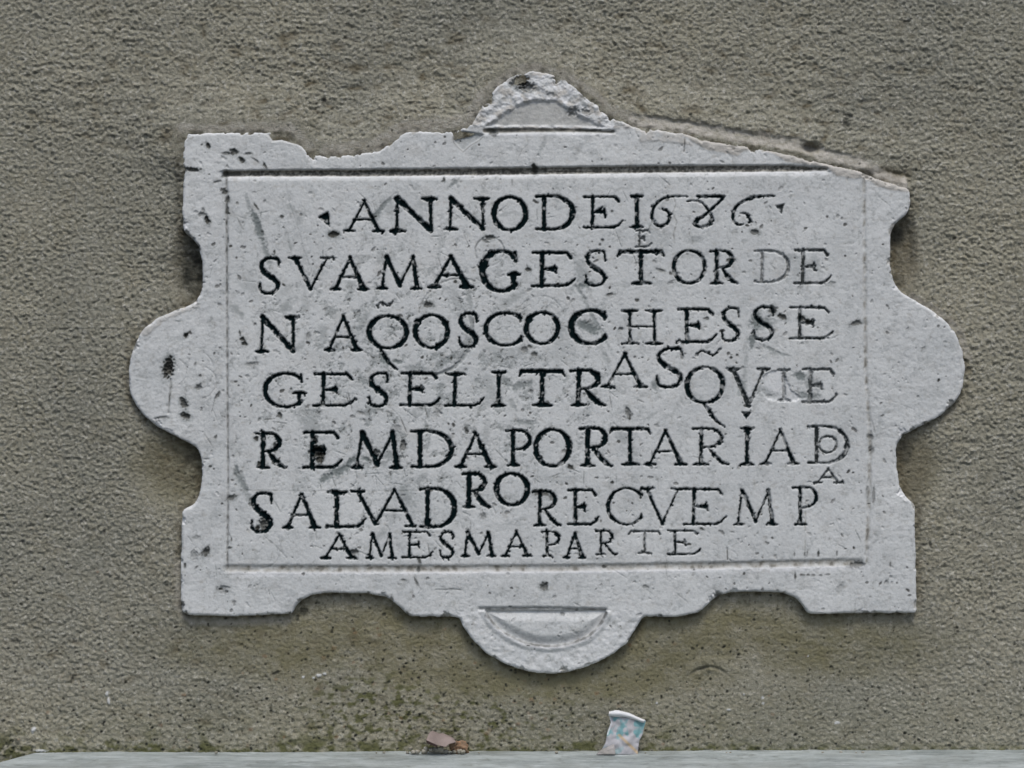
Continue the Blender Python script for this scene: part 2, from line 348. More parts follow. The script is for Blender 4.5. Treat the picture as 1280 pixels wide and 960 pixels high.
# chip out of the rim foot at (578,176)
s_c = sdf(X, Y, DX, np.array([(566,168),(575,163),(590,165),(606,168),(600,175),(588,182),(579,190),(572,184),(567,178)]), 10)
H -= 2.6*sstep(-1.5, 3, s_c); smudge = np.maximum(smudge, .25*sstep(-1, 1, s_c)); dirt_shade = np.maximum(dirt_shade, .5*sstep(1.6, .4, np.abs(s_c))*(GY > 170))
# bottom lunette: raised rim, sunken segment
seg_b = [(606,763)]+[tuple(p) for p in catmull([(608,767),(621,783.7),(644,798.5),(670,806.7),(703,806.7),(732.6,797),(750,781),(758,766)], 5)]+[(757,763)]
s_b = sdf(X, Y, DX, np.array(seg_b), 22)
H -= 4.2*sstep(-1.2, 1.4, s_b)
H += 4.4*sstep(1.5, 15, s_b)
H += 1.8*sstep(-9, -2.5, s_b)*sstep(.6, -1.2, s_b)*(GY > 764)
gb = -seg_field(X, Y, DX, [(600,761),(680,760.5),(757,762)], 10, widths=[2.5,2.5,2])+.4*gn(GX/7, GY/7, 26)
H -= 2.0*sstep(-2.5, 1, gb); dirt_shade = np.maximum(dirt_shade, .75*sstep(-1, .8, gb)*np.clip(.75+.6*clump, .2, 1))
ga = -seg_field(X, Y, DX, seg_b[1:-1], 10, widths=[2.8]*(len(seg_b)-2))+.5*gn(GX/5, GY/5, 27)
dirt_shade = np.maximum(dirt_shade, .75*sstep(-1.2, .8, ga)*np.clip(.7+.8*clump, .25, 1))  # darker line along the inside of the lunette rim
pale = np.maximum(pale, .8*sstep(-5, -1.5, s_b)*sstep(0, -1, s_b)*(GY > 768))
rimb = (GY > 764)*(GX > 572)*(GX < 806)*sstep(3, -3, s_b)
H += rimb*(.55*fbm(GX/11, GY/9, 17, 3)); pale = np.maximum(pale, rimb*.5*sstep(-.3, .5, fbm(GX/9, GY/9, 18, 2)))
# chip near the top-left notch
s_n = sdf(X, Y, DX, np.array([(334,168),(345,164),(362,166),(372,172),(376,182),(366,180),(352,176),(340,177)]), 8)
H -= 2.2*sstep(-1.5, 3, s_n); brown = np.maximum(brown, .4*sstep(-1, 2, s_n))
# mortar smeared over the top-right edge
MO = np.array([(848,166),(880,172),(931,180),(979,188),(1003,195),(1035,202),(1085,214),(1138,234),(1139,240),(1118,239),(1098,234),(1082,223),(1062,223),(1046,220),(1034,210),(1010,206),(985,203),(968,193),(948,187),(930,188),(922,196),(905,191),(886,188),(872,181)])
s_m = sdf(X, Y, DX, MO, 16)+1.0*gn(GX/9, GY/9, 28)
H += .9*sstep(-3, 4, s_m)+ .5*sstep(-1, 2, s_m)*fbm(GX/10, GY/7, 29, 3); mort = np.maximum(mort, sstep(-.8, 1.2, s_m))
for P, seed in (([(793,158),(820,161),(852,166),(866,182),(848,180),(820,176),(800,178)], 41), ([(170,418),(196,399),(222,388),(248,378),(250,384),(226,392),(204,402),(184,420)], 42)):
    s2 = sdf(X, Y, DX, np.array(P), 12)+1.6*gn(GX/7, GY/7, seed); mort = np.maximum(mort, .75*sstep(-2, 2, s2)*np.clip(.7+.6*clump, 0, 1)); H += .6*sstep(-1, 2, s2)

# pits, chips and black specks: x, y, rx, ry, angle, depth, darkness
PITS = [(210,459,6.5,13,12,5,.95),(212,463,5,8,0,3,.5),(232,419,3,3.2,0,4,.95),(248,484,5,3.4,-50,2,.6),(229.5,504,4.5,7,-20,3,.85),(232,520,6,4.5,20,3,.9),(203,522,7,2,0,1,.5),(272,494,2,5,35,1.2,.7),
 (250,470,1.6,2,0,1,.6),(244,456,1.2,4,0,.6,.4),(268,442,1.2,2,30,1,.6),(270,546,1.2,2.4,10,1,.7),(263,583,2,1.6,0,1,.8),(268,547,1,2,0,1,.5),
 (260,182,2.4,4,-30,2,.95),(252,181,1.2,1,0,1,.7),(292,190,5,4,0,2.5,.85),(302,200,4,3,40,2.5,.9),(283,192,6,2,0,1,.6),(310,192,5,1.6,0,1,.6),(331,207,1.6,4,-25,1.6,.8),(319,200,6,1.2,35,.8,.6),
 (259,275,3,6,-20,3,.95),(252,268,5,3,0,2,.5),(254,262,2,3,0,1,.4),(240,212,11,2.6,4,3,.85),(281,240,3.6,3,0,1.6,.85),(285,249,2.6,4,0,1.6,.85),(284,262,2,4,0,1,.7),(272,227,5,1.4,-10,1,.6),(279,220,3,2,0,1,.7),(285,300,1.4,4,0,1,.6),
 (320,258,1.2,5,-35,.8,.85),(352,271,2.4,2,0,1,.8),(343,315,1.2,2.6,0,.8,.8),(328,290,1.6,1.2,0,.7,.7),(354,247,1,1,0,.5,.5),(318,240,2,.8,10,.5,.4),
 (405,270,0,0,0,0,0),(417,293,6.5,4.2,0,2.5,1),(660,337,3.4,3,0,2,.85),(765,264,1.8,1.4,0,1,.9),(944,290,6,3.4,15,2,.75),(753,300,2,1.6,0,1,.8),(750,306,1.5,1.5,0,1,.6),
 (535,381,6.5,4,0,2,.8),(612,297,7,3,0,2,.75),(606,301,4,2,20,1,.6),(303,424,2.6,3,0,2,.9),(305.5,429,3,3.6,-30,2.4,.9),(300,417,1.2,3.4,-10,1,.7),(319,405,2,1.4,0,1,.7),
 (315,455,8,2.6,-5,1,.45),(350,519,2.6,3.6,-25,2,.85),(385,420,3,5,20,1,.35),(396,565,8.5,8,0,6,1),(400,572,5,7,15,5,1),(394,551,3,6,10,3,.9),(320,548,3,3,0,2,.95),(324,580,3,3,0,2,.95),(344,559,3,6,0,2,.8),
 (290,622,6,3.2,-20,1.6,.75),(301,590,3,2,0,.8,.35),(294,594,2,3,0,.8,.3),(257,690,4,6.5,35,2.4,.85),(243,694,5,6,0,1.4,.35),(246,672,6,3,0,.8,.3),(231,707,1.6,3,0,1,.8),(246,709,3,1.2,-40,1,.5),(279,737,8,6,0,1.6,.35),(283,740,2,2,0,1,.7),(287,685,3,1.6,0,1,.7),(289,675,1,3,0,.8,.6),
 (442.5,690,5,4,0,3.2,.7),(330,655,6,8,0,4,.85),(322,660,3,3,0,2,1),(473,697,0,0,0,0,0),(524,700,2,5,-15,1,.85),(523,712,2,3,0,1,.7),(680,733,5,5,-10,2.4,.75),(683,729,2,2,0,1,.8),(807,733,4,2,20,1,.5),(520,727,1.2,6,-20,.8,.7),(560,737,16,1,0,.6,.35),(505,725,4,1.2,10,.6,.5),
 (668,211,4,6,-20,3,.95),(681,212,2.5,3,0,1,.7),(617,166,5,5,0,2,.6),(651,102,10,8,10,6,.85),(659,109,9,6,-10,4,.6),(612,126,5,4,0,3,.35),(688,118,7,3,10,2,.35),(732,140,6,4,30,3,.4),(700,95,7,4,30,3,.75),(723,105,2.4,7,0,2.5,.8),(717,140,7.5,6,-15,3.5,.45),(640,105,4,2,0,1.5,.6),(748,128,4,1.6,20,1.5,.5),(727,121,5,2,30,1.5,.5),
 (742,163,9,1.4,-5,1,.7),(766,164,2,2,0,1,.6),(603,130,2,3,0,1,.5),(740,302,1,1,0,.5,.5),(1070,404,8,3.2,-18,1.6,.75),(1002,398,4.5,3.6,0,2,.9),(1010,402,5,3,10,2,.9),(978,396,6,3.2,25,2,.9),(966,388,5,6,0,2,.7),
 (914,447,1.6,1.4,0,1,.9),(921,444,1.6,1.4,0,1,.8),(776,411,3,2.4,0,1.6,.6),(763,368,5,1.8,-5,1,.7),(826,338,7,2,20,1,.55),(818,327,3,2,0,.8,.4),(785,516,3.4,7,-15,2,.6),(787,523,1.5,2.5,0,1,.9),(765,603,1.8,1.8,0,1,.95),
 (713,584,4,3,20,1.6,.9),(676,616,11,4,5,1.6,.8),(690,622,5,3,0,1.5,.7),(604,645,4,4,0,1.2,.45),(606,665,0,0,0,0,0),(583,540,2,3,0,1,.8),(504,556,3.6,7,0,3,.7),(470,566,5,5,0,3,.7),(466,575,0,0,0,0,0),
 (877,661,3,1.4,30,1,.85),(993,693,1,3,0,.5,.5),(1006,693,1,3,0,.5,.5),(1009,692,1,3,0,.5,.5),(1023,691.5,1.4,3.6,0,.8,.9),(1046,692,1,3,0,.5,.6),(994,720,1.2,3.6,0,.8,.85),(1003,718.5,3,1.2,0,.5,.7),(1010,718.8,2,1.2,0,.5,.7),(1017,719,3,1.2,0,.5,.6),(1026,719,2,1.2,0,.5,.6),(1035,718,3,1,0,.5,.5),
 (1113,705,1,3,0,.6,.6),(1108,728,3,4,0,1,.35),(1050,735,4,8,30,.8,.25),(1072,706,10,4,-10,2,.6),(1088,546,4,4,0,1.6,.5),(1089,562,3,4,0,1.2,.5),(1065,440,0,0,0,0,0),(1092,620,2,10,0,.8,.5),(1084,615,2,8,0,.8,.35),(1154,436,4,2,-40,.6,.35),(1040,355,5,4,0,.8,.3),
 (1000,360,4,4,0,.6,.3),(883,398,3,2,0,1,.7),(1001,288,0,0,0,0,0),(640,228,1,4,0,.4,.3),(555,225,1.6,3,0,.8,.9),(853,430,2,2,0,.8,.5),(640,553,0,0,0,0,0),(474,512,5,2,0,.8,.4),(655,437,5,4,0,1.4,.6),(668,443,4,3,0,1.4,.7),(662,433,3,2,0,1,.8),(640,447,3,1.2,10,.6,.5),
 (560,430,0,0,0,0,0),(478,596,0,0,0,0,0),(545,507,8,3,0,1,.35),(547,515,5,6,0,1.2,.3),(452,516,6,1.6,15,.8,.5),(487,516,5,1.4,20,.6,.4),(495,535,6,5,0,.8,.3),(300,280,1,8,-25,.5,.3)]
rnd = random.Random(11)
def stamp(A, x, y, rx, ry, ang, fn, seed=0):
    r = max(rx, ry)*1.8+2
    i0 = max(int((x-r-X[0])/DX), 0); i1 = min(int((x+r-X[0])/DX)+1, len(X)); j0 = max(int((y-r-Y[0])/DX), 0); j1 = min(int((y+r-Y[0])/DX)+1, len(Y))
    if i1 <= i0 or j1 <= j0: return
    gx, gy = GX[j0:j1, i0:i1]-x, GY[j0:j1, i0:i1]-y; a = R(ang); u = gx*math.cos(a)+gy*math.sin(a); v = -gx*math.sin(a)+gy*math.cos(a)
    q = 1-np.sqrt((u/rx)**2+(v/ry)**2) + .35*gn(GX[j0:j1, i0:i1]/3.2, GY[j0:j1, i0:i1]/3.2, 77)
    fn(j0, j1, i0, i1, q, u, v)
for (x, y, rx, ry, ang, dep, dk) in PITS:
    if rx <= 0: continue
    rx *= 1.22; ry *= 1.22
    def f(j0, j1, i0, i1, q, u, v):
        H[j0:j1, i0:i1] -= dep*sstep(0, .8, q)
        dirt_shade[j0:j1, i0:i1] = np.maximum(dirt_shade[j0:j1, i0:i1], dk*sstep(-.05, .35, q))
        smudge[j0:j1, i0:i1] = np.maximum(smudge[j0:j1, i0:i1], .5*dk*sstep(-.6, .1, q))
    stamp(None, x, y, rx, ry, ang, f)
# many small specks and pocks
for k in range(1300):
    x, y = rnd.uniform(230, 1200), rnd.uniform(165, 840)
    r = rnd.choice((1.0, 1.1, 1.3, 1.5, 1.9, 2.4)); dk = rnd.uniform(.25, .95)*(1 if gn(np.array([x/45]), np.array([y/45]), 51)[0] > -.1 else .35)
    if k % 3 == 0 and 300 < x < 780: y = rnd.uniform(300, 690)
    rx, ry, ang = r*rnd.uniform(.6, 2.2), r, rnd.uniform(-60, 60)
    def f(j0, j1, i0, i1, q, u, v):
        H[j0:j1, i0:i1] -= .7*sstep(0, .6, q); dirt_shade[j0:j1, i0:i1] = np.maximum(dirt_shade[j0:j1, i0:i1], dk*sstep(-.1, .4, q))
    stamp(None, x, y, rx, ry, ang, f)
# grey smudges left by weathering: x, y, rx, ry, angle, strength
SM = [(322,283,5,26,-20,.75),(333,318,4,20,-18,.4),(310,255,3,16,-12,.3),(475,262,4,28,42,.5),(467,275,6,12,40,.35),(567,229,2.5,10,48,.45),(575,385,34,10,60,.18),(586,372,4,24,-10,.3),
 (480,448,6,12,-25,.7),(497,452,8,3,10,.6),(520,461,20,4,5,.3),(558,452,4,24,52,.4),(585,425,6,20,10,.25),(640,375,26,6,-30,.22),(620,440,14,22,0,.15),(732,356,11,4.5,-10,.6),(726,366,3,14,-35,.4),(742,398,3.2,40,-28,.38),(735,409,20,7,15,.6),(757,448,4,14,-20,.25),
 (632,478,6,10,-40,.4),(652,482,16,6,-15,.45),(640,505,4,10,-30,.25),(945,402,8,14,15,.65),(955,404,14,8,-10,.4),(941,424,5,12,15,.6),(962,436,14,3,25,.45),(977,443,14,2.5,10,.35),(932,455,3,24,4,.22),
 (928,484,6,12,10,.35),(1000,470,8,6,30,.6),(1016,480,12,9,30,.35),(1010,495,18,5,5,.45),(958,492,16,7,20,.3),(424,588,20,6,-22,.75),(408,597,10,5,-25,.7),(438,577,12,4,-45,.55),(458,574,8,3.4,20,.55),
 (301,600,5,20,-28,.45),(311,622,5,18,-30,.3),(296,588,3,10,-15,.5),(560,480,5,10,-15,.0),(518,520,4,10,0,.2),(607,545,5,26,3,.18),(655,528,14,4,5,.4),(638,534,5,4,20,.3),
 (820,480,5,10,25,.45),(870,318,30,6,0,.15),(815,355,60,4,-2,.12),(1050,310,20,30,0,.06),(1000,340,12,24,-10,.16),(986,322,12,5,0,.25),(868,300,12,5,-5,.2),(700,440,22,20,0,.14),(600,570,16,12,0,.16),(510,668,10,8,0,.1),
 (490,570,16,7,0,.35),(478,580,6,4,10,.3),(700,600,30,8,0,.12),(570,640,20,16,0,.10),(640,660,40,6,0,.08),(1020,330,6,18,-15,.2),(745,700,20,3,0,.15),(560,737,18,2,0,.2),(1110,700,10,20,0,.05),(720,190,6,14,20,.12),(592,187,3,10,30,.2),(678,182,3,12,20,.25),(960,530,8,12,0,.10)]
for (x, y, rx, ry, ang, st) in SM:
    if st <= 0: continue
    def f(j0, j1, i0, i1, q, u, v):
        smudge[j0:j1, i0:i1] = np.maximum(smudge[j0:j1, i0:i1], min(1.55*st, .92)*sstep(-.35, .6, q+.35*clump[j0:j1, i0:i1])); H[j0:j1, i0:i1] -= 1.3*st*sstep(-.2, .8, q)
    stamp(None, x, y, rx, ry, ang, f)
# brown weather patches
for k in range(70):
    x, y = rnd.uniform(240, 1190), rnd.uniform(180, 760); rx, ry = rnd.uniform(5, 22), rnd.uniform(3, 12); st = rnd.uniform(.05, .17)
    def f(j0, j1, i0, i1, q, u, v):
        brown[j0:j1, i0:i1] = np.maximum(brown[j0:j1, i0:i1], st*sstep(-.3, .7, q+.3*clump[j0:j1, i0:i1]))
    stamp(None, x, y, rx, ry, rnd.uniform(-40, 40), f)
# scars: shallow arcs and hairline cracks
def arc(cx, cy, r, a0, a1, n=18, ry=None): return [(cx+r*math.cos(R(a0+(a1-a0)*k/n)), cy+(ry or r)*math.sin(R(a0+(a1-a0)*k/n))) for k in range(n+1)]
def scar(P, w, dep, dk=0, sm=0, br=0, seed=60, jit=1.):
    f = -seg_field(X, Y, DX, P, 9, widths=[w]*len(P)) + jit*.9*gn(GX/4, GY/4, seed)
    global H, dirt_shade, smudge, brown
    H -= dep*sstep(-1.6, .8, f)
    k = np.clip(.6+.9*clump, 0, 1)
    if dk: dirt_shade = np.maximum(dirt_shade, dk*k*sstep(-1., .6, f))
    if sm: smudge = np.maximum(smudge, sm*sstep(-2, .8, f))
    if br: brown = np.maximum(brown, br*k*sstep(-1.5, .6, f))
scar(arc(612,314,18,150,385), .8, .9, .45, .3)
scar(arc(612,314,18,385,440), .5, .5, .2)
scar(arc(536,415,54,-25,110), 3.4, 1.4, 0, .55); scar(arc(536,415,54,20,95), .5, .5, .3)
scar(arc(575,400,52,190,290), 1.2, .7, .45, .3)
scar(arc(676,400,30,200,330), .5, .4, .15, .2)
scar(arc(432,597,14,-80,60), .6, .6, .3, .25)
scar(arc(241,463,26,-60,60), .5, .5, .15, .12); scar(arc(250,478,20,-70,80), .6, .6, .12, .12); scar(arc(215,465,18,-60,60), .5, .5, .12, .15)
scar([(213,474),(213.5,484),(212,496),(211,506),(210.5,516)], 1.2, 1.4, .9, .3, jit=.4)
scar([(842,246),(845,256),(841,266),(846,278),(842,292),(843,304)], .3, .4, .3, .15, .4)
scar([(1007,640),(1006.5,660),(1006,695)], .8, .3, .1, 0, .55)
scar([(703,360),(713,378),(720,396)], .3, .3, .35, .15)
scar([(697,427),(712,424),(726,422)], .3, .3, .35)
scar([(377,305),(388,335),(393,360),(391,372)], .3, .3, .3, .2)
scar([(357,225),(360,250),(372,285),(378,305)], .3, .3, .1, .15)
scar([(455,440),(463,443),(466,449),(462,455)], .4, .4, .7, jit=.5)
scar([(478,507),(490,511),(497,518)], .4, .4, .6, jit=.6)
scar([(300,613),(350,613.5),(420,614),(470,614),(560,613)], .4, .3, .12, 0, .3)
scar([(519,719),(521,728),(526,737),(523,742)], .5, .7, .55, .2)
scar([(545,733),(560,735),(575,738)], .5, .4, .1, .2)
scar([(1100,499),(1116,502),(1133,508),(1142,512)], .3, .3, .3)
scar([(909,685),(909.5,699)], 1.3, .6, .85, jit=.3); scar([(914,688),(918,690),(922,695)], .6, .4, .4, jit=.4)
scar([(855.6,168),(856,176),(855,190)], 1.2, 1.2, .85, jit=.4); scar([(855.6,169),(862,165),(866,165)], .8, 1, .6, jit=.4)
scar([(397,178),(405,190)], .3,.3,0)
scar(arc(418,205,10,200,320), .6, .6, .5, .2, jit=.5)
scar([(645,205),(652,188),(657,183)], .4, .3, .35, .15)
scar([(590,187),(598,165)], .4, .3, .3, .15)
scar([(846,742),(858,752)], .5, .4, .3); scar([(805,735),(815,742)], .4, .4, .3)
scar([(330,670),(345,683),(358,697)], .4, .5, .35, .3)
scar(arc(325,685,26,-30,90), .5, .5, .2, .15)
# chiselled striping of the dressed margins
H += .05*frame_m*np.sin(GY/1.9+2.2*fbm(GX/30, GY/18, 88, 2))*sstep(1092, 1104, GX)
H += .06*frame_m*np.sin((GY*.8+GX*.4)/2.3+2.*fbm(GX/20, GY/20, 89, 2))*sstep(262, 250, GX)
pale = np.clip(pale + frame_m*sstep(.55, 1.1, fbm(GX/5, GY/2.6, 90, 3))*.5, 0, 1)
smudge = np.maximum(smudge, frame_m*sstep(.6, 1.2, fbm(GX/6, GY/3.4, 91, 3))*.35)
smudge = np.maximum(smudge, sstep(.55, 1.25, fbm(GX/5, GY/5, 92, 4))*.22)
# flaked pale patch over the damaged I of line four
s_f = sdf(X, Y, DX, np.array([(952,470),(965,463),(976,462),(984,474),(990,488),(1002,497),(996,502),(978,502),(962,500),(950,490)]), 8)+1.*gn(GX/4, GY/4, 93)
H -= 1.6*sstep(-1, 2, s_f); pale = np.maximum(pale, .5*sstep(-1, 1, s_f)); ink_cut = sstep(-.5, 1.5, s_f)*.75

# bites out of the arrises, each with a fresh or a dirty face
rk = random.Random(8)
for k in range(150):
    p = OC[rk.randrange(len(OC))]; rad = rk.choice((2., 2.6, 3.2, 4.2, 6.0)); dep = rk.uniform(.8, 3.2); kind = rk.random()
    def f(j0, j1, i0, i1, q, u, v):
        H[j0:j1, i0:i1] -= dep*sstep(-.1, .55, q)
        if kind < .45: pale[j0:j1, i0:i1] = np.maximum(pale[j0:j1, i0:i1], .8*sstep(-.1, .3, q))
        elif kind < .8: brown[j0:j1, i0:i1] = np.maximum(brown[j0:j1, i0:i1], .55*sstep(-.1, .4, q))
        else: dirt_shade[j0:j1, i0:i1] = np.maximum(dirt_shade[j0:j1, i0:i1], .55*sstep(0, .5, q))
    stamp(None, p[0], p[1], rad*rk.uniform(.8, 2.0), rad, rk.uniform(0, 180), f)
for k in range(150):      # thin scratches
    x, y = (rk.gauss(560, 190), rk.uniform(235, 700)) if k < 110 else (rk.uniform(180, 1180), rk.uniform(180, 760)); ln = rk.uniform(4, 15); wdt = rk.uniform(.7, 1.2); st = rk.uniform(.15, .6); a_ = rk.gauss(55, 40)
    def f(j0, j1, i0, i1, q, u, v):
        arr = dirt_shade if k % 3 == 0 else smudge
        arr[j0:j1, i0:i1] = np.maximum(arr[j0:j1, i0:i1], st*sstep(-.1, .5, q)); H[j0:j1, i0:i1] -= .5*sstep(0, .6, q)
    stamp(None, x, y, ln, wdt, a_, f)
for k in range(46):       # rubbed grey patches
    x, y = rk.gauss(560, 170), rk.uniform(240, 690); st = rk.uniform(.12, .5); rx_ = rk.uniform(6, 26)
    def f(j0, j1, i0, i1, q, u, v):
        smudge[j0:j1, i0:i1] = np.maximum(smudge[j0:j1, i0:i1], st*sstep(-.4, .8, q+.6*clump[j0:j1, i0:i1]))
    stamp(None, x, y, rx_, rx_*rk.uniform(.2, .6), rk.uniform(0, 180), f)
# weathering film: streaky grey, gathered where the surface is worn hollow
zone = np.clip(.35+.8*sstep(1., .2, np.hypot((GX-520)/330, (GY-470)/230)), 0, 1.1)
gr1 = fbm(GX/16+GY/60, GY/22, 160, 5, .65); gr2 = fbm(GX/4.5, GY/4.5, 161, 3, .6); gr3 = fbm(GX/60, GY/60, 162, 3)
film = sstep(-.05, .95, gr1+.35*gr2+.25*gr3)*zone
smudge = np.clip(np.maximum(smudge, .46*film), 0, .9)
brown = np.maximum(brown, .30*sstep(.35, 1.3, fbm(GX/13, GY/10, 163, 4, .6)+.3*gr2))
dirt_shade = np.maximum(dirt_shade, .75*sstep(.72, 1.15, gr2+.45*gr1)*zone)
H -= .5*film + .12*gr2
pale = np.maximum(pale, .55*sstep(.7, 1.2, -gr2-.2*gr1))
# the inscription
FLD = np.full_like(H, 1e3); LID = np.full(H.shape, -1, np.int32); STR = np.ones_like(H)
rl = random.Random(4)
strokes_all = []
for li, (g, x0, x1, y0, y1, bold, inks, extra) in enumerate(LET):
    st = []
    if g == 'abs': st = [list(s) for s in extra]
    else:
        hgt = y1-y0; bold *= rl.uniform(.88, 1.16)*(1.08 if x0 < 720 else .94); W = (5.0 if hgt > 37 else 4.0 if hgt > 27 else 3.0)*bold
        for s in GL[g]: st.append([(x0+p[0]*(x1-x0), y0+p[1]*hgt, max(p[2]*W*(.9 if p[2] < .7 else 1), 1.7)) for p in s])
        st = [([s[0], ((s[0][0]+s[1][0])/2, (s[0][1]+s[1][1])/2, (s[0][2]+s[1][2])*.41), s[1]] if len(s) == 2 else s) for s in st]
        if extra: st += [list(s) for s in extra]
        sk = rl.uniform(-.015, .015)
        st = [[(x+(y-y0)*sk, y, w) for x, y, w in s] for s in st]
    # hand-cut wobble and little nicks bleeding off the strokes
    out = []
    for s in st:
        P = []
        for i in range(len(s)-1):
            (ax, ay, aw), (bx, by, bw) = s[i], s[i+1]; n = max(1, int(math.hypot(bx-ax, by-ay)/3))
            for q in range(n):
                u = q/n; P.append((ax+(bx-ax)*u+rl.gauss(0, .16), ay+(by-ay)*u+rl.gauss(0, .16), (aw+(bw-aw)*u)*rl.uniform(.84, 1.16)))
        P.append(s[-1]); out.append(P)
    allp = [p for s in out for p in s]
    for k in range(int(3+len(allp)*.17)):
        x, y, w = rl.choice(allp); a = rl.uniform(0, 6.283); r = w*.5+rl.uniform(-.2, .9); s0 = rl.uniform(.8, 2.9)
        ex, ey = x+math.cos(a)*r, y+math.sin(a)*r
        out.append([(ex, ey, s0), (ex+rl.uniform(-1.4, 1.4), ey+rl.uniform(-1.4, 1.8), s0*.4)])
    if rl.random() < (.6 if x0 < 760 else .25):
        for k in range(rl.randint(1, 3)):
            x, y, w = rl.choice(allp); s0 = w*rl.uniform(1.2, 1.75); out.append([(x, y, s0), (x+rl.uniform(-2.5, 2.5), y+rl.uniform(-1, 3.5), s0*.6)])
    for s in out:
        seg_field(X, Y, DX, [(p[0], p[1]) for p in s], 3.5, F=FLD, widths=[p[2] for p in s], arr_id=LID, ident=li)
# solid black triangular stops: leading stop, stop after the year, stop below the V, wedges in the open E
TRI = [[(397.5,271.5),(410.5,264.5),(412,283)],[(970,257.5),(980,255.5),(977,267)],[(927,515),(939,515.5),(933,524)],[(744,263.5),(753,258.5),(752,268.5)]]
for k, tr in enumerate(TRI):
    s3 = sdf(X, Y, DX, np.array(tr), 5); d = -s3; m3 = (d < FLD) & (d < 3.5); FLD[m3] = d[m3]; LID[m3] = len(LET)+k
NL = len(LET)+len(TRI)
inks = np.array([l[6] for l in LET]+[1, .9, 1, 1, 1.0], np.float32)
FLD = FLD + .55*gn(GX/2.8, GY/2.8, 95) + .45*gn(GX/7, GY/7, 96)
ink = sstep(.9, -.1, FLD)*inks[LID]*np.where(LID >= 0, 1, 0)
ink *= 1-ink_cut*sstep(-.2, .6, clump+.2)
ink = ink*np.clip(1.12-.75*sstep(.25, .95, fbm(GX/8, GY/8, 97, 3)+.35*sstep(600, 1000, GX)), 0, 1)
H -= np.clip((-FLD+1.25)*1.05, 0, 3.0)
smudge = np.maximum(smudge, .22*sstep(3.2, .3, FLD)*np.clip(.6+.9*clump, 0, 1))

# ------------------------------------------------------------------ plaque mesh (one surface cut into its parts)
PH = .013                                        # front face stands 13 mm off the wall plane
sc_ = (CAM_D-PH)/CAM_D
VX = GX.copy(); VY = GY.copy()
ey_, ex_ = np.gradient(sd_out, DX)
gl_ = np.hypot(ex_, ey_)+1e-6; ex_ /= gl_; ey_ /= gl_
outv = sd_out < 0
near = outv & (sd_out > -2.4*DX)
VX = np.where(near, VX-ex_*sd_out, VX); VY = np.where(near, VY-ey_*sd_out, VY)
H = np.where(outv, np.where(sd_out > -1.3*DX, 6.0, -9.0), H)
PX = (VX-640)/1000*sc_; PZ = (480-VY)/1000*sc_; PY = -H/1000
ny, nx = H.shape
keepv = sd_out > -2.4*DX
kf = keepv[:-1, :-1] & keepv[1:, :-1] & keepv[:-1, 1:] & keepv[1:, 1:]
kf &= (np.maximum.reduce([sd_out[:-1, :-1], sd_out[1:, :-1], sd_out[:-1, 1:], sd_out[1:, 1:]]) > -1.4*DX)
jj, ii = np.nonzero(kf)
base = jj*nx+ii
QF = np.stack([base+nx, base+nx+1, base+1, base], 1)       # faces the camera
V = np.stack([PX.ravel(), PY.ravel(), PZ.ravel()], 1)
# smooth vertex normals from the whole surface so cuts between parts do not show
VV = V.reshape(ny, nx, 3)
du = np.gradient(VV, axis=1); dv = np.gradient(VV, axis=0)
NN = -np.cross(du, dv); NN /= (np.linalg.norm(NN, axis=2, keepdims=True)+1e-12)
NN = np.where(NN[..., 1:2] > 0, -NN, NN).reshape(-1, 3)
cxf, cyf = GX[jj, ii]+DX/2, GY[jj, ii]+DX/2
stack4 = lambda A: np.stack([A[jj, ii], A[jj+1, ii], A[jj, ii+1], A[jj+1, ii+1]], 0)
part = np.full(len(jj), 1000, np.int32)                       # slab / frame border
part[(cxf > 283.5) & (cxf < 1082) & (cyf > 214.5) & (cyf < 711-(cxf-283)*.0105)] = 1001      # inscription panel
f_t = stack4(s_t).mean(0); part[f_t > 0] = 1002
lm = (cyf < 161) & (cxf > 572) & (cxf < 795) & (f_t <= 0) & (cyf < 166-.0*cxf); part[lm] = 1003
f_b = stack4(s_b).mean(0); part[f_b > 0] = 1004
part[(cyf > 764) & (cxf > 572) & (cxf < 807) & (f_b <= 0)] = 1005
part[stack4(mort).mean(0) > .5*(cxf > 846)+2*(cxf <= 846)] = 1006
i4 = stack4(ink); l4 = stack4(LID); am = i4.argmax(0); il = i4.max(0) > .3
lid = np.take_along_axis(l4, am[None], 0)[0]
part[il] = lid[il]
AT = dict(ink=ink, dirt_shade=np.clip(dirt_shade, 0, 1), smudge=np.clip(smudge, 0, .85), brown=np.clip(brown, 0, .85), pale=np.clip(pale, 0, 1), mort=mort)
plaque = empty('stone_plaque', (45/1000*sc_, 0, -.286), 'whitish carved stone plaque with scrolled outline and black inscription dated 1686 on the wall', 'plaque')
def cut(code, name, parent):
    F = QF[part == code]
    if len(F) < 2: return None
    u, inv = np.unique(F, return_inverse=True)
    return mesh_obj(name, V[u], inv.reshape(F.shape), MSTONE, parent, {k: a.ravel()[u] for k, a in AT.items()}, normals=NN[u])
cut(1000, 'border', plaque)
panel = cut(1001, 'inscription_panel', plaque)
top_r = cut(1003, 'crest', plaque); top_r['label'] = 'rough broken crest at the top of the plaque'
sg = cut(1002, 'segment', top_r)
bot_r = cut(1005, 'lunette', plaque); bot_r['label'] = 'half-moon lunette under the plaque'
cut(1004, 'sunken_segment', bot_r)
mo = cut(1006, 'mortar_smear', plaque); mo['label'] = 'grey mortar smeared over the top right edge'
n = 0
for k in range(NL):
    o = cut(k, 'letter' if k < len(LET) else 'stop_mark', panel)

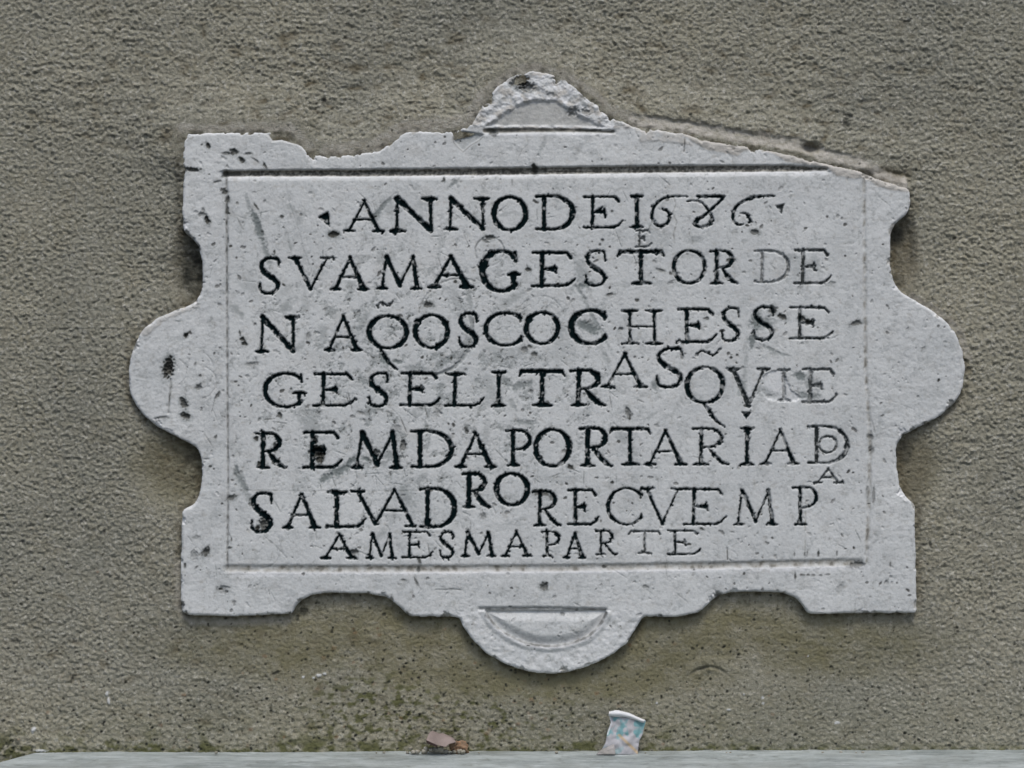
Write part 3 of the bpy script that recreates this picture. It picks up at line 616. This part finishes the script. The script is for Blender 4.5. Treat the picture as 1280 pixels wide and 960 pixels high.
# ------------------------------------------------------------------ the rendered wall
WD = 1.18
ax = lambda a, b, lo, hi: np.concatenate([np.arange(lo, a-160, 16.), np.arange(a-160, a, 4.), np.arange(a, b, WD), np.arange(b, b+160, 4.), np.arange(b+160, hi, 16.)])
WX = ax(-8, 1290, -700, 1990); WY = ax(-8, 985, -560, 1500)
wx, wy = np.meshgrid(WX, WY)
# coarse signed distance to the plaque, interpolated
cX = np.arange(80, 1290, 4.); cY = np.arange(10, 930, 4.)
cs = sdf(cX, cY, 4., OC, 110)
def interp(A, xs, ys, x, y, dx, fill):
    fx = (x-xs[0])/dx; fy = (y-ys[0])/dx; ok = (fx >= 0) & (fy >= 0) & (fx < len(xs)-1.01) & (fy < len(ys)-1.01)
    fx = np.clip(fx, 0, len(xs)-1.01); fy = np.clip(fy, 0, len(ys)-1.01); i = fx.astype(int); j = fy.astype(int); u = fx-i; v = fy-j
    r = A[j, i]*(1-u)*(1-v)+A[j, i+1]*u*(1-v)+A[j+1, i]*(1-u)*v+A[j+1, i+1]*u*v
    return np.where(ok, r, fill)
wsd = -interp(cs, cX, cY, wx, wy, 4., -115)            # positive outside the plaque
def blob(x, y, rx, ry, soft=.6): return sstep(1+soft, 1-soft, np.sqrt(((wx-x)/rx)**2+((wy-y)/ry)**2))
# smooth trowelled zone under and beside the plaque
under = np.maximum.reduce([blob(690,800,500,75,.25)*sstep(735,750,wy), blob(215,590,48,46,.5), blob(240,340,26,44,.5)*.8, blob(1140,320,24,50,.5)*.6, blob(1150,590,34,44,.5)*.7])
below = blob(690,810,470,62,.3)*sstep(730,745,wy)*sstep(112,55,wsd+14*fbm(wx/40, wy/30, 134, 2))
top = blob(640,120,620,110,.5)
calm = np.clip(1-.48*under-.25*blob(690,900,420,70,.5), .2, 1)
warp = fbm(wx/70, wy/70, 101, 2)
HW = 2.4*fbm(wx/260, wy/260, 102, 3)
g1 = gn(wx/5.4+.4*warp, wy/5.2+.4*warp, 103); g2 = gn(wx/3.7-wy/30, wy/3.6, 104)
grain = .75*g1 + .75*g2 - 1.1*sstep(.25, .85, gn(wx/6.0, wy/5.6, 109)) + .8*sstep(.2, .8, gn(wx/5.2, wy/5.0, 110))
def wline(P, hw):
    d = np.full(wx.shape, 1e3)
    for (x0, y0), (x1, y1) in zip(P[:-1], P[1:]):
        L2 = (x1-x0)**2+(y1-y0)**2; t = np.clip(((wx-x0)*(x1-x0)+(wy-y0)*(y1-y0))/L2, 0, 1)
        d = np.minimum(d, np.hypot(wx-x0-t*(x1-x0), wy-y0-t*(y1-y0)))
    return sstep(hw*1.25, hw*.55, d+2.5*fbm(wx/9, wy/9, 130, 2))
wmort = np.maximum.reduce([wline([(792,152),(850,159),(920,171),(1000,183),(1028,195),(1075,206),(1106,223),(1127,231)], 8.5),
   .55*wline([(228,162),(300,160),(362,160),(376,172),(390,186)], 6), .6*wline([(410,190),(470,184),(504,160),(560,157),(590,148),(604,122)], 9),
   .5*wline([(612,112),(640,92),(668,85),(704,94),(745,120),(760,138),(790,150)], 6), .6*wline([(1140,371),(1172,388),(1200,414),(1210,445)], 5), .4*wline([(222,700),(223,760),(240,776),(360,776)], 5)])
calm = np.clip(calm*(1-.75*wmort), .12, 1)
ripple = gn(wx/17+wy/60+.5*warp, wy/9-wx/70+.7*warp, 105)
ripple2 = gn(wx/34+.6*warp, wy/14+wx/160+.8*warp, 106)
ramp = np.clip(.35+.9*top+.6*blob(1180,500,190,420,.6)+.5*blob(200,850,260,120,.6)+.6*blob(250,110,240,90,.6)+.4*warp, .12, 1.3)
HW += calm*(1.5*grain*(.85+.25*warp) + ramp*(.45*ripple+.75*ripple2)) + .3*gn(wx/2.7, wy/2.7, 107)
# how far the render comes forward round the stone: flush on top, hollow in the notches and below
flush = blob(640,150,560,110,.35)*sstep(235,190,wy)
HW += flush*sstep(70, 6, wsd)*8.0
HW -= 10*blob(237,335,20,42,.4)+9*blob(1126,312,16,44,.4)+4.5*blob(225,590,42,44,.5)+4.0*blob(1146,590,36,46,.5)
HW -= below*1.5
HW += 3.0*sstep(90, 20, wsd)
HW -= 1.0*blob(430,762,75,24,.4)+1.0*blob(945,762,66,24,.4)
HW += 3.5*sstep(24, 0, wsd)*sstep(300, 240, wy)
HW -= 1.6*sstep(7, 1, wsd)*sstep(250,300,wy)
HW = np.minimum(HW, 11.5)
kk = wmort*(wx > 785)*(wx < 1145)*(wy < 240); HW = HW*(1-kk)+kk*(10.8+.5*fbm(wx/10, wy/8, 131, 2)-2.5*sstep(2, 14, wsd))
# hollow behind the mortar ridge, dark gash, dents
HW -= 6*blob(1013,186,11,6.5,.5)*sstep(-40,0,wx-1000+40)+4*blob(1100,222,34,9,.5)
HW += 1.2*(sstep(16,8,np.abs(np.hypot(wx-888,(wy-852)*1.25)-26))*sstep(850,835,wy)*(wx > 855)*(wx < 935))
HW -= 1.8*(sstep(3.5,1.0,np.abs(np.hypot(wx-886,(wy-852)*1.3)-24))*sstep(848,838,wy)*sstep(855,862,wx)*sstep(935,905,wx))
Z0 = np.zeros_like(HW)
wd_dirt_shade = Z0.copy(); wd_pale = Z0.copy(); wd_moss = Z0.copy(); wd_rust = Z0.copy()
wcl = fbm(wx/12, wy/9, 120, 3); wcl2 = fbm(wx/34, wy/26, 121, 3)
olive = np.clip(.85*below*np.clip(.8+.3*wcl2+.2*wcl,0,1.1)+.55*blob(222,585,50,46,.5)+.35*blob(1146,585,30,40,.5)+.25*blob(640,905,560,55,.5)+.12*sstep(.2,1,wcl2), 0, .85)
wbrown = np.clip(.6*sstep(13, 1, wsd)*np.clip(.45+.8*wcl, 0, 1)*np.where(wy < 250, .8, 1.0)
   + .65*blob(236,335,20,44,.6)*np.clip(.6+.6*wcl, 0, 1)+.7*blob(225,575,40,36,.6)*np.clip(.55+.6*wcl, 0, 1)+.6*blob(1130,318,18,42,.5)+.5*blob(1140,585,26,42,.5)
   + .8*blob(1105,222,30,12,.5)+.7*blob(1013,186,10,6,.5)
   + .8*np.maximum(top, .6*blob(300,850,330,120,.6))*sstep(.1, .7, -(ripple*.6+ripple2*.8))*np.clip(.5+.8*wcl2, 0, 1)
   + .22*sstep(.3, 1.0, -ripple), 0, .85)
wd_dirt_shade = np.maximum(wd_dirt_shade, .45*np.clip(.5+wcl,0,1)*sstep(.8, .2, np.abs(np.hypot(wx-886,(wy-852)*1.3)-24)/3.5)*sstep(846,838,wy)*(wx > 860)*(wx < 905))
wd_dirt_shade = np.maximum(wd_dirt_shade, .95*blob(240,336,17,40,.55)*np.clip(.75+.4*wcl,0,1)); wd_dirt_shade = np.maximum(wd_dirt_shade, .6*blob(226,235,6,55,.6)*np.clip(.4+.9*wcl,0,1))  # left notch: grime plus its shade painted in; then grime beside the plaque
wd_dirt_shade = np.maximum(wd_dirt_shade, .75*blob(1123,294,10,12,.5)); wd_dirt_shade = np.maximum(wd_dirt_shade, .5*blob(1122,352,10,10,.5)); wd_dirt_shade = np.maximum(wd_dirt_shade, .45*blob(240,575,12,34,.5)*np.clip(.6+.6*wcl,0,1))  # right notch shade painted dark, then a darker lower left notch
wd_dirt_shade = np.maximum(wd_dirt_shade, .6*blob(1012,186,9,4.5,.4)); wd_dirt_shade = np.maximum(wd_dirt_shade, .55*blob(1132,566,9,14,.5)); wd_dirt_shade = np.maximum(wd_dirt_shade, .5*blob(1150,640,6,14,.5)*np.clip(.5+wcl,0,1))
wd_dirt_shade = np.maximum(wd_dirt_shade, .6*sstep(4.5, .5, wsd)*np.clip(.25+.9*wcl, 0, 1))
foot = sstep(890, 938, wy)
wd_moss = np.clip(.95*sstep(925, 941, wy)*np.clip(.55+.9*wcl, 0, 1)+.75*foot*sstep(-.1, .6, wcl2+.4*wcl)*sstep(1100,700,wx)+.75*blob(455,880,70,44,.6)*sstep(-.1,.6,wcl)+.6*blob(540,895,110,34,.5)*sstep(0,.7,wcl)+.35*blob(700,905,200,40,.5)*sstep(0,.8,wcl), 0, .85)
def wspeck(x, y, rx, ry, ang, dk, dep, arr):
    r = max(rx, ry)*1.7+2
    i0, i1 = np.searchsorted(WX, (x-r, x+r)); j0, j1 = np.searchsorted(WY, (y-r, y+r))
    if i1 <= i0 or j1 <= j0: return
    gx, gy = wx[j0:j1, i0:i1]-x, wy[j0:j1, i0:i1]-y; a = R(ang); u = gx*math.cos(a)+gy*math.sin(a); v = -gx*math.sin(a)+gy*math.cos(a)
    q = 1-np.sqrt((u/rx)**2+(v/ry)**2)+.35*gn(wx[j0:j1, i0:i1]/3, wy[j0:j1, i0:i1]/3, 78)
    HW[j0:j1, i0:i1] -= dep*sstep(0, .7, q); arr[j0:j1, i0:i1] = np.maximum(arr[j0:j1, i0:i1], dk*sstep(-.1, .45, q))
rw = random.Random(21)
for k in range(3000):      # sand holes and dark grit, dense near the foot and under the plaque
    x = rw.uniform(0, 1280)
    if k < 1500: y = 940-abs(rw.gauss(0, 95)); x = rw.gauss(560, 330) if k % 3 else x
    else: y = rw.uniform(0, 940)
    if not (0 < x < 1280 and 0 < y < 941): continue
    r = rw.choice((1.0, 1.1, 1.3, 1.5, 1.9)); wspeck(x, y, r*rw.uniform(.8, 1.6), r, rw.uniform(-60, 60), rw.uniform(.45, 1.0)*(1 if k < 1500 else .65), 1.3, wd_dirt_shade)
for k in range(90):
    x, y = rw.gauss(560, 300), 935-abs(rw.gauss(0, 80)); r = rw.uniform(1.3, 3); wspeck(x, y, r*1.3, r, rw.uniform(-30, 30), rw.uniform(.15, .45), -.2, wd_rust)
for (x, y, rx, ry, a) in [(1057,154,6,8,0),(405,126,3,8,5),(1060,145,8,3,10),(20,802,9,3,5),(345,841,7,2.4,-20),(90,637,3,3,0),(28,677,3,3,0),(130,665,2,6,0),(878,836,10,2,-18),(1133,28,6,4,0),(1151,391,0,0,0),(372,772,3,5,0),(380,764,8,6,0),(480,768,3,3,0),(1154,681,6,2,0),(1162,680,2,4,0)]:
    if rx: wspeck(x, y, rx, ry, a, .65, 1.4, wd_dirt_shade)
for (x, y, rx, ry, a) in [(134,867,2,5,0),(136,876,2.2,5,-8),(42,912,3,5,35),(399,844,5,2.5,0),(406,842,3,2,0),(379,846,2,1.6,0),(392,847,1.6,1.6,0),(953,872,2,2.4,0),(954,879,2,2,0),(911,887,3,1.4,0),(1046,903,4,2,0),(821,879,1.6,1.6,0),(52,938,9,1.8,2),(930,868,1.5,1.5,0),(1010,820,1.2,1.2,0),(446,944,0,0,0)]:
    if rx: wspeck(x, y, rx, ry, a, .9, -1.2, wd_pale)
WV = np.stack([((wx-640)/1000).ravel(), (-HW/1000).ravel(), ((480-wy)/1000).ravel()], 1)
nyw, nxw = HW.shape
kv = wsd > -13
kf = kv[:-1, :-1] | kv[1:, :-1] | kv[:-1, 1:] | kv[1:, 1:]
jj, ii = np.nonzero(kf); b0 = jj*nxw+ii
WF = np.stack([b0+nxw, b0+nxw+1, b0+1, b0], 1)
u, inv = np.unique(WF, return_inverse=True)
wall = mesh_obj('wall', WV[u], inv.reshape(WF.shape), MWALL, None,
    {k: a.ravel()[u] for k, a in dict(mort=wmort*np.clip(.62+.45*fbm(wx/9, wy/7, 133, 3), .1, .95), olive=olive, brown=wbrown, moss=wd_moss, rust=wd_rust, dirt_shade=np.clip(wd_dirt_shade, 0, 1), pale=wd_pale).items()})
wall['kind'] = 'structure'; wall['label'] = 'rough grey-beige rendered wall round the plaque'

# ------------------------------------------------------------------ marble ledge at the foot of the wall
def ledge_material():
    m, nt, b = newmat('worn_grey_marble'); P = geo(nt)
    mp = nod(nt, 'ShaderNodeMapping'); nt.links.new(P, mp.inputs['Vector']); mp.inputs['Scale'].default_value = (1, 3.5, 3.5); mp.inputs['Rotation'].default_value = (0, 0, R(14))
    c = mixc(nt, mapr(nt, noise(nt, 14, 6, .65, mp.outputs[0]), .35, .65), (.21, .235, .225), (.42, .455, .44))
    c = mixc(nt, mapr(nt, noise(nt, 40, 6, .75, mp.outputs[0]), .52, .68, 0, .85), c, (.50, .53, .53))
    c = mixc(nt, mapr(nt, noise(nt, 75, 5, .7, P), .54, .72, 0, .7), c, (.14, .15, .125))
    c = mixc(nt, mapr(nt, noise(nt, 9, 5, .7, P), .5, .7, 0, .5), c, (.20, .205, .18))
    nt.links.new(c, b.inputs['Base Color']); b.inputs['Roughness'].default_value = .5
    bump(nt, b, noise(nt, 150, 6, .7, P), .6, .002)
    return m
ML = ledge_material()
LX = np.linspace(-.598, 1.30, 520); prof = []          # profile: y (toward the camera negative), z drop
for k in range(16): prof.append((.02-.150*k/15, 0))
for k in range(1, 7): a = R(90*k/6); prof.append((-.130-.006*math.sin(a), -.006*(1-math.cos(a))))
for k in range(1, 8): prof.append((-.136, -.006-.050*k/7))
prof += [(-.10, -.0565), (.02, -.0565)]
prof = np.array(prof)
lx, lp = np.meshgrid(LX, np.arange(len(prof)))
py_ = prof[:, 0][lp]; pz_ = prof[:, 1][lp]
left = np.clip((lx+.598)/.02, 0, 1)
shift = -.06*np.clip(-py_/.136, 0, 1)*(1-np.clip((lx+.598)/1.0, 0, 1))             # the left end is cut on the slant
topz = -.4605+.0035*(lx-(-.6))/1.3
wav = .0012*gn(lx*9, py_*14, 140)+.0006*gn(lx*60, py_*60, 141)-.0025*sstep(.92, 1, 1-left)
Lz = topz+pz_+wav*(pz_ > -.01)
LV = np.stack([(lx+shift).ravel(), (py_+.0012*gn(lx*40, pz_*300, 142)*(pz_ < -.003)).ravel(), Lz.ravel()], 1)
nl = len(LX); q = (np.arange(len(prof)-1)[:, None]*nl+np.arange(nl-1)[None]).ravel()
LF = np.stack([q+nl, q+nl+1, q+1, q], 1)
n0 = len(LV)
# end caps as fans
capV = []; capF = []
for e, (col, flip) in enumerate(((0, False), (nl-1, True))):
    ids = np.arange(len(prof))*nl+col
    c = LV[ids].mean(0); capV.append(c); ci = n0+e
    for a, b in zip(ids, np.roll(ids, -1)): capF.append((a, b, ci, ci) if not flip else (b, a, ci, ci))
LVa = np.vstack([LV, np.array(capV)])
import bmesh
bm = bmesh.new(); vs = [bm.verts.new(v) for v in LVa.tolist()]
for f in LF.tolist(): bm.faces.new([vs[i] for i in f]).smooth = True
for f in capF: bm.faces.new([vs[f[0]], vs[f[1]], vs[f[2]]])
bmesh.ops.recalc_face_normals(bm, faces=bm.faces)
me = bpy.data.meshes.new('stone_ledge'); bm.to_mesh(me); bm.free(); me.materials.append(ML)
ledge = bpy.data.objects.new('stone_ledge', me); C.objects.link(ledge)
ledge['label'] = 'pale worn marble ledge running along the foot of the wall'; ledge['category'] = 'ledge'

# ------------------------------------------------------------------ small litter standing on the ledge
def simple(name, col, rough=.8, col2=None, sc=60, bmp=.0006):
    m, nt, b = newmat(name); P = geo(nt)
    c = mixc(nt, mapr(nt, noise(nt, sc, 5, .65, P), .35, .65), col, col2 or tuple(x*.7 for x in col))
    nt.links.new(c, b.inputs['Base Color']); b.inputs['Roughness'].default_value = rough
    bump(nt, b, noise(nt, sc*5, 4, .7, P), .5, bmp)
    return m
def px(x, y, d):      # photo pixel -> world at distance d (m) in front of the wall
    s = (CAM_D-d)/CAM_D; return ((x-640)/1000*s, -d, (480-y)/1000*s)
# torn paper / carton scrap with a curled top and faded printed colours
def paper_material():
    m, nt, b = newmat('faded_printed_paper'); P = geo(nt)
    c = mixc(nt, mapr(nt, noise(nt, 70, 4, .6, P), .35, .65), (.30, .295, .30), (.38, .37, .38))
    sp = nt.nodes.new('ShaderNodeSeparateXYZ'); nt.links.new(P, sp.inputs[0])
    teal = mul(nt, mapr(nt, noise(nt, 85, 2, .5, P), .47, .58), attr(nt, 'teal'))
    c = mixc(nt, teal, c, (.12, .27, .28)); c = mixc(nt, attr(nt, 'orange'), c, (.42, .30, .16)); c = mixc(nt, attr(nt, 'pale'), c, (.66, .66, .65))
    nt.links.new(c, b.inputs['Base Color']); b.inputs['Roughness'].default_value = .6
    bump(nt, b, noise(nt, 300, 3, .6, P), .3, .0006)
    return m
MP = paper_material()
scrap = empty('paper_scrap', px(773, 941, .030), 'crumpled whitish scrap of printed card with teal patches and curled top, propped against the wall', 'paper scrap')
nu, nv = 34, 44
UU, VV2 = np.meshgrid(np.linspace(0, 1, nu), np.linspace(0, 1, nv))       # v 0 bottom .. 1 top
xl = np.interp(VV2, [0, .3, .55, .8, 1], [749, 757, 759, 763.5, 761.5]); xr = np.interp(VV2, [0, .4, .6, .8, 1], [797, 799, 803.5, 805, 807.5])
yb = 943.0; yt = 894+7*UU
pxx = xl+(xr-xl)*UU; pyy = yb+(yt-yb)*VV2
dd = .014+.010*(1-VV2)+.004*np.sin(UU*3.1)+.0016*np.abs(gn(UU*2.6+VV2, VV2*3-UU, 150))*2-.0008*np.abs(gn(UU*5, VV2*4+UU*2, 151))*2
s = (CAM_D-dd)/CAM_D
SV = np.stack([((pxx-640)/1000*s).ravel(), (-dd).ravel(), ((480-pyy)/1000*s).ravel()], 1)
q = (np.arange(nv-1)[:, None]*nu+np.arange(nu-1)[None]).ravel(); SF = np.stack([q, q+1, q+nu+1, q+nu], 1)
dgn = np.abs((pxx-(773+(pyy-918)*1.05)))
att = dict(teal=np.clip(sstep(.30, .5, VV2)*.9+.5*sstep(.3, .1, VV2)*(UU < .6), 0, 1).ravel(), orange=(sstep(3.4, 1.4, dgn)*(pyy > 918)*.8).ravel(), pale=(.7*sstep(.06, .02, UU)*(VV2 > .5)).ravel())
back = SV + np.array([0, .0022, 0])
SV2 = np.vstack([SV, back]); nn = len(SV)
SF2 = np.vstack([SF, (SF+nn)[:, ::-1]])
rim = np.concatenate([np.arange(nu), np.arange(1, nv)*nu+nu-1, (nv-1)*nu+np.arange(nu-2, -1, -1), np.arange(nv-2, 0, -1)*nu])
rf = np.stack([rim, rim+nn, np.roll(rim, -1)+nn, np.roll(rim, -1)], 1)
SF2 = np.vstack([SF2, rf])
mesh_obj('front_sheet', SV2, SF2, MP, scrap, {k: np.concatenate([a, a]) for k, a in att.items()})
# curled top edge: a flattened tube with the end rolled over
nu2, nw = 30, 18
TV = []
for i in range(nu2):
    u_ = i/(nu2-1); cxp = 761+44.5*u_; cyp = 892.0+9.5*u_+(-3.0*math.sin(math.pi*min(1, u_*1.1))); ry = 5.6*(1-.62*u_)*(.55+.45*min(1, u_*6)); rx = 3.2
    for k in range(nw):
        a = 2*math.pi*k/nw; y_ = cyp-ry*.85*math.cos(a)+.3*math.sin(u_*19+k); d_ = .017+.0062*math.sin(a)*(1-.4*u_)
        TV.append(px(cxp+.5*math.cos(a), y_, d_))
TF = [(i*nw+k, i*nw+(k+1) % nw, (i+1)*nw+(k+1) % nw, (i+1)*nw+k) for i in range(nu2-1) for k in range(nw)]
mesh_obj('curled_edge', TV, TF, MP, scrap, dict(teal=np.zeros(len(TV)), orange=np.zeros(len(TV)), pale=np.full(len(TV), .9)))
# torn flap lying at its lower left
def lump(name, x, y, rx, ry, d, rd, mat, parent=None, seed=1, rough=.25, flat=1.0, ang=0, n=20):
    Vt = []; Ft = []
    rr_ = np.random.default_rng(seed)
    for j in range(n+1):
        th = math.pi*j/n
        for i in range(2*n):
            ph = 2*math.pi*i/(2*n); v = np.array([math.sin(th)*math.cos(ph), math.sin(th)*math.sin(ph), math.cos(th)])
            v = np.sign(v)*np.abs(v)**flat
            r = 1+rough*float(gn(np.array([v[0]*1.7+v[1]*.9+seed*3]), np.array([v[2]*1.9-v[1]*1.1]), 200+seed)[0])+.4*rough*float(gn(np.array([v[0]*5+v[1]*3]), np.array([v[2]*5+seed]), 300+seed)[0])
            a = R(ang); xx = v[0]*rx*r; zz = v[2]*ry*r
            Vt.append(px(x+xx*math.cos(a)-zz*math.sin(a), y-(xx*math.sin(a)+zz*math.cos(a)), d+v[1]*rd*r))
    for j in range(n):
        for i in range(2*n): Ft.append((j*2*n+i, (j+1)*2*n+i, (j+1)*2*n+(i+1) % (2*n), j*2*n+(i+1) % (2*n)))
    o = mesh_obj(name, Vt, Ft, mat, parent); return o
MPK = simple('dull_pink_card', (.34, .315, .30), .8, (.24, .225, .20))
fu, fv = np.meshgrid(np.linspace(0, 1, 16), np.linspace(0, 1, 12)); fd = .031+.005*np.sin(fu*2.6)*(1-fv)+.0008*gn(fu*4, fv*4, 152)
fx_ = 745.5+(24-9*fv)*fu+7*fv; fy_ = 943.2-(11.5*(fv**.8))*(.45+.55*fu)-1.5*fv; fs2 = (CAM_D-fd)/CAM_D
FVt = np.stack([((fx_-640)/1000*fs2).ravel(), (-fd).ravel(), ((480-fy_)/1000*fs2).ravel()], 1); q = (np.arange(11)[:, None]*16+np.arange(15)[None]).ravel()
FF = np.stack([q, q+1, q+17, q+16], 1); nF = len(FVt)
rimf = np.concatenate([np.arange(16), np.arange(1, 12)*16+15, 11*16+np.arange(14, -1, -1), np.arange(10, 0, -1)*16])
FF = np.vstack([FF, (FF+nF)[:, ::-1], np.stack([rimf, rimf+nF, np.roll(rimf, -1)+nF, np.roll(rimf, -1)], 1)])
mesh_obj('torn_flap', np.vstack([FVt, FVt+np.array([0, .0018, 0])]), FF, MPK, scrap)
# broken tile chip and crumbs
MT = simple('pinkish_fired_clay', (.27, .215, .19), .85, (.19, .15, .13), 70)
MTD = simple('dark_underside_clay', (.045, .028, .024), .9)
MO_ = simple('orange_brick', (.30, .165, .09), .9, (.21, .15, .10), 90)
MC = simple('crumbled_mortar', (.33, .31, .26), .92, (.22, .20, .15), 150)
chip = empty('tile_chip', px(551, 938, .022), 'flat pinkish broken tile chip tilted on the ledge left of the orange lump', 'tile chip')
top_poly = [(532.5,925.5),(536,917),(540,914),(549,918),(553,917),(566,923),(570,928),(562,930),(557,934),(546,931.5)]
bm = bmesh.new()
f0 = [bm.verts.new(px(x, y, .030-.0006*(926-y))) for x, y in top_poly]; f1 = [bm.verts.new(px(x+.4, y-1.0, .014)) for x, y in top_poly]
bm.faces.new(f0); bm.faces.new(f1[::-1])
for k in range(len(f0)): bm.faces.new((f0[k], f1[k], f1[(k+1) % len(f1)], f0[(k+1) % len(f0)]))
bmesh.ops.recalc_face_normals(bm, faces=bm.faces); bmesh.ops.bevel(bm, geom=bm.edges[:], offset=.0006, segments=2, affect='EDGES')
org = parent_world(chip)
for v in bm.verts: v.co -= org
me = bpy.data.meshes.new('tile_face'); bm.to_mesh(me); bm.free(); me.materials.append(MT)
o = bpy.data.objects.new('tile_face', me); C.objects.link(o); o.parent = chip
bm = bmesh.new(); pl = [(532.5,925.2),(546.5,931.5),(547,934.6),(533.5,929)]  # strip under the chip's lower left edge, darker than its face
f0 = [bm.verts.new(Vector(px(x, y, .0325))-org) for x, y in pl]; f1 = [bm.verts.new(Vector(px(x, y, .012))-org) for x, y in pl]
bm.faces.new(f0); bm.faces.new(f1[::-1])
for k in range(4): bm.faces.new((f0[k], f1[k], f1[(k+1) % 4], f0[(k+1) % 4]))
bmesh.ops.recalc_face_normals(bm, faces=bm.faces); bmesh.ops.bevel(bm, geom=bm.edges[:], offset=.0004, segments=1, affect='EDGES')
me = bpy.data.meshes.new('dark_underside'); bm.to_mesh(me); bm.free(); me.materials.append(MTD)
o = bpy.data.objects.new('dark_underside', me); C.objects.link(o); o.parent = chip
lp_ = lump('brick_fragment', 575, 934, 10.5, 7.5, .012, .008, MO_, None, 9, .5, .85, -10)
lp_['label'] = 'crumbly orange lump of brick at the foot of the wall beside the tile chip'; lp_['category'] = 'brick fragment'
def crumb(x, y, r, sd_, mat):
    return lump('crumb', x, y, r*1.25, r, .016+.003*(sd_ % 3), r/1000*1.2, mat, None, sd_, .4, .8, 0, 7)
rc = random.Random(3); vs_, fs_ = [], []
for k in range(34):
    x = rc.gauss(548, 16) if k < 22 else rc.uniform(180, 1200); r = rc.uniform(1.2, 3.2) if k < 22 else rc.uniform(.8, 1.6)
    y = 941.5-r*.6-(rc.uniform(0, 5) if k < 16 else 0)
    o = crumb(x, y, r, 20+k, MC); me = o.data
    nV = len(me.vertices); a = np.empty(nV*3, np.float32); me.vertices.foreach_get('co', a); f = np.empty(len(me.loops), np.int32); me.loops.foreach_get('vertex_index', f)
    fs_.append(f.reshape(-1, 4)+sum(len(v) for v in vs_)); vs_.append(a.reshape(-1, 3)); bpy.data.objects.remove(o); bpy.data.meshes.remove(me)
cr = mesh_obj('mortar_crumbs', np.vstack(vs_), np.vstack(fs_), MC)
cr['kind'] = 'stuff'; cr['label'] = 'crumbled mortar grit lying along the foot of the wall'; cr['category'] = 'crumbs'
print('tris', sum(len(o.data.polygons)*2 for o in S.objects if o.type == 'MESH'), 'objects', len(S.objects))
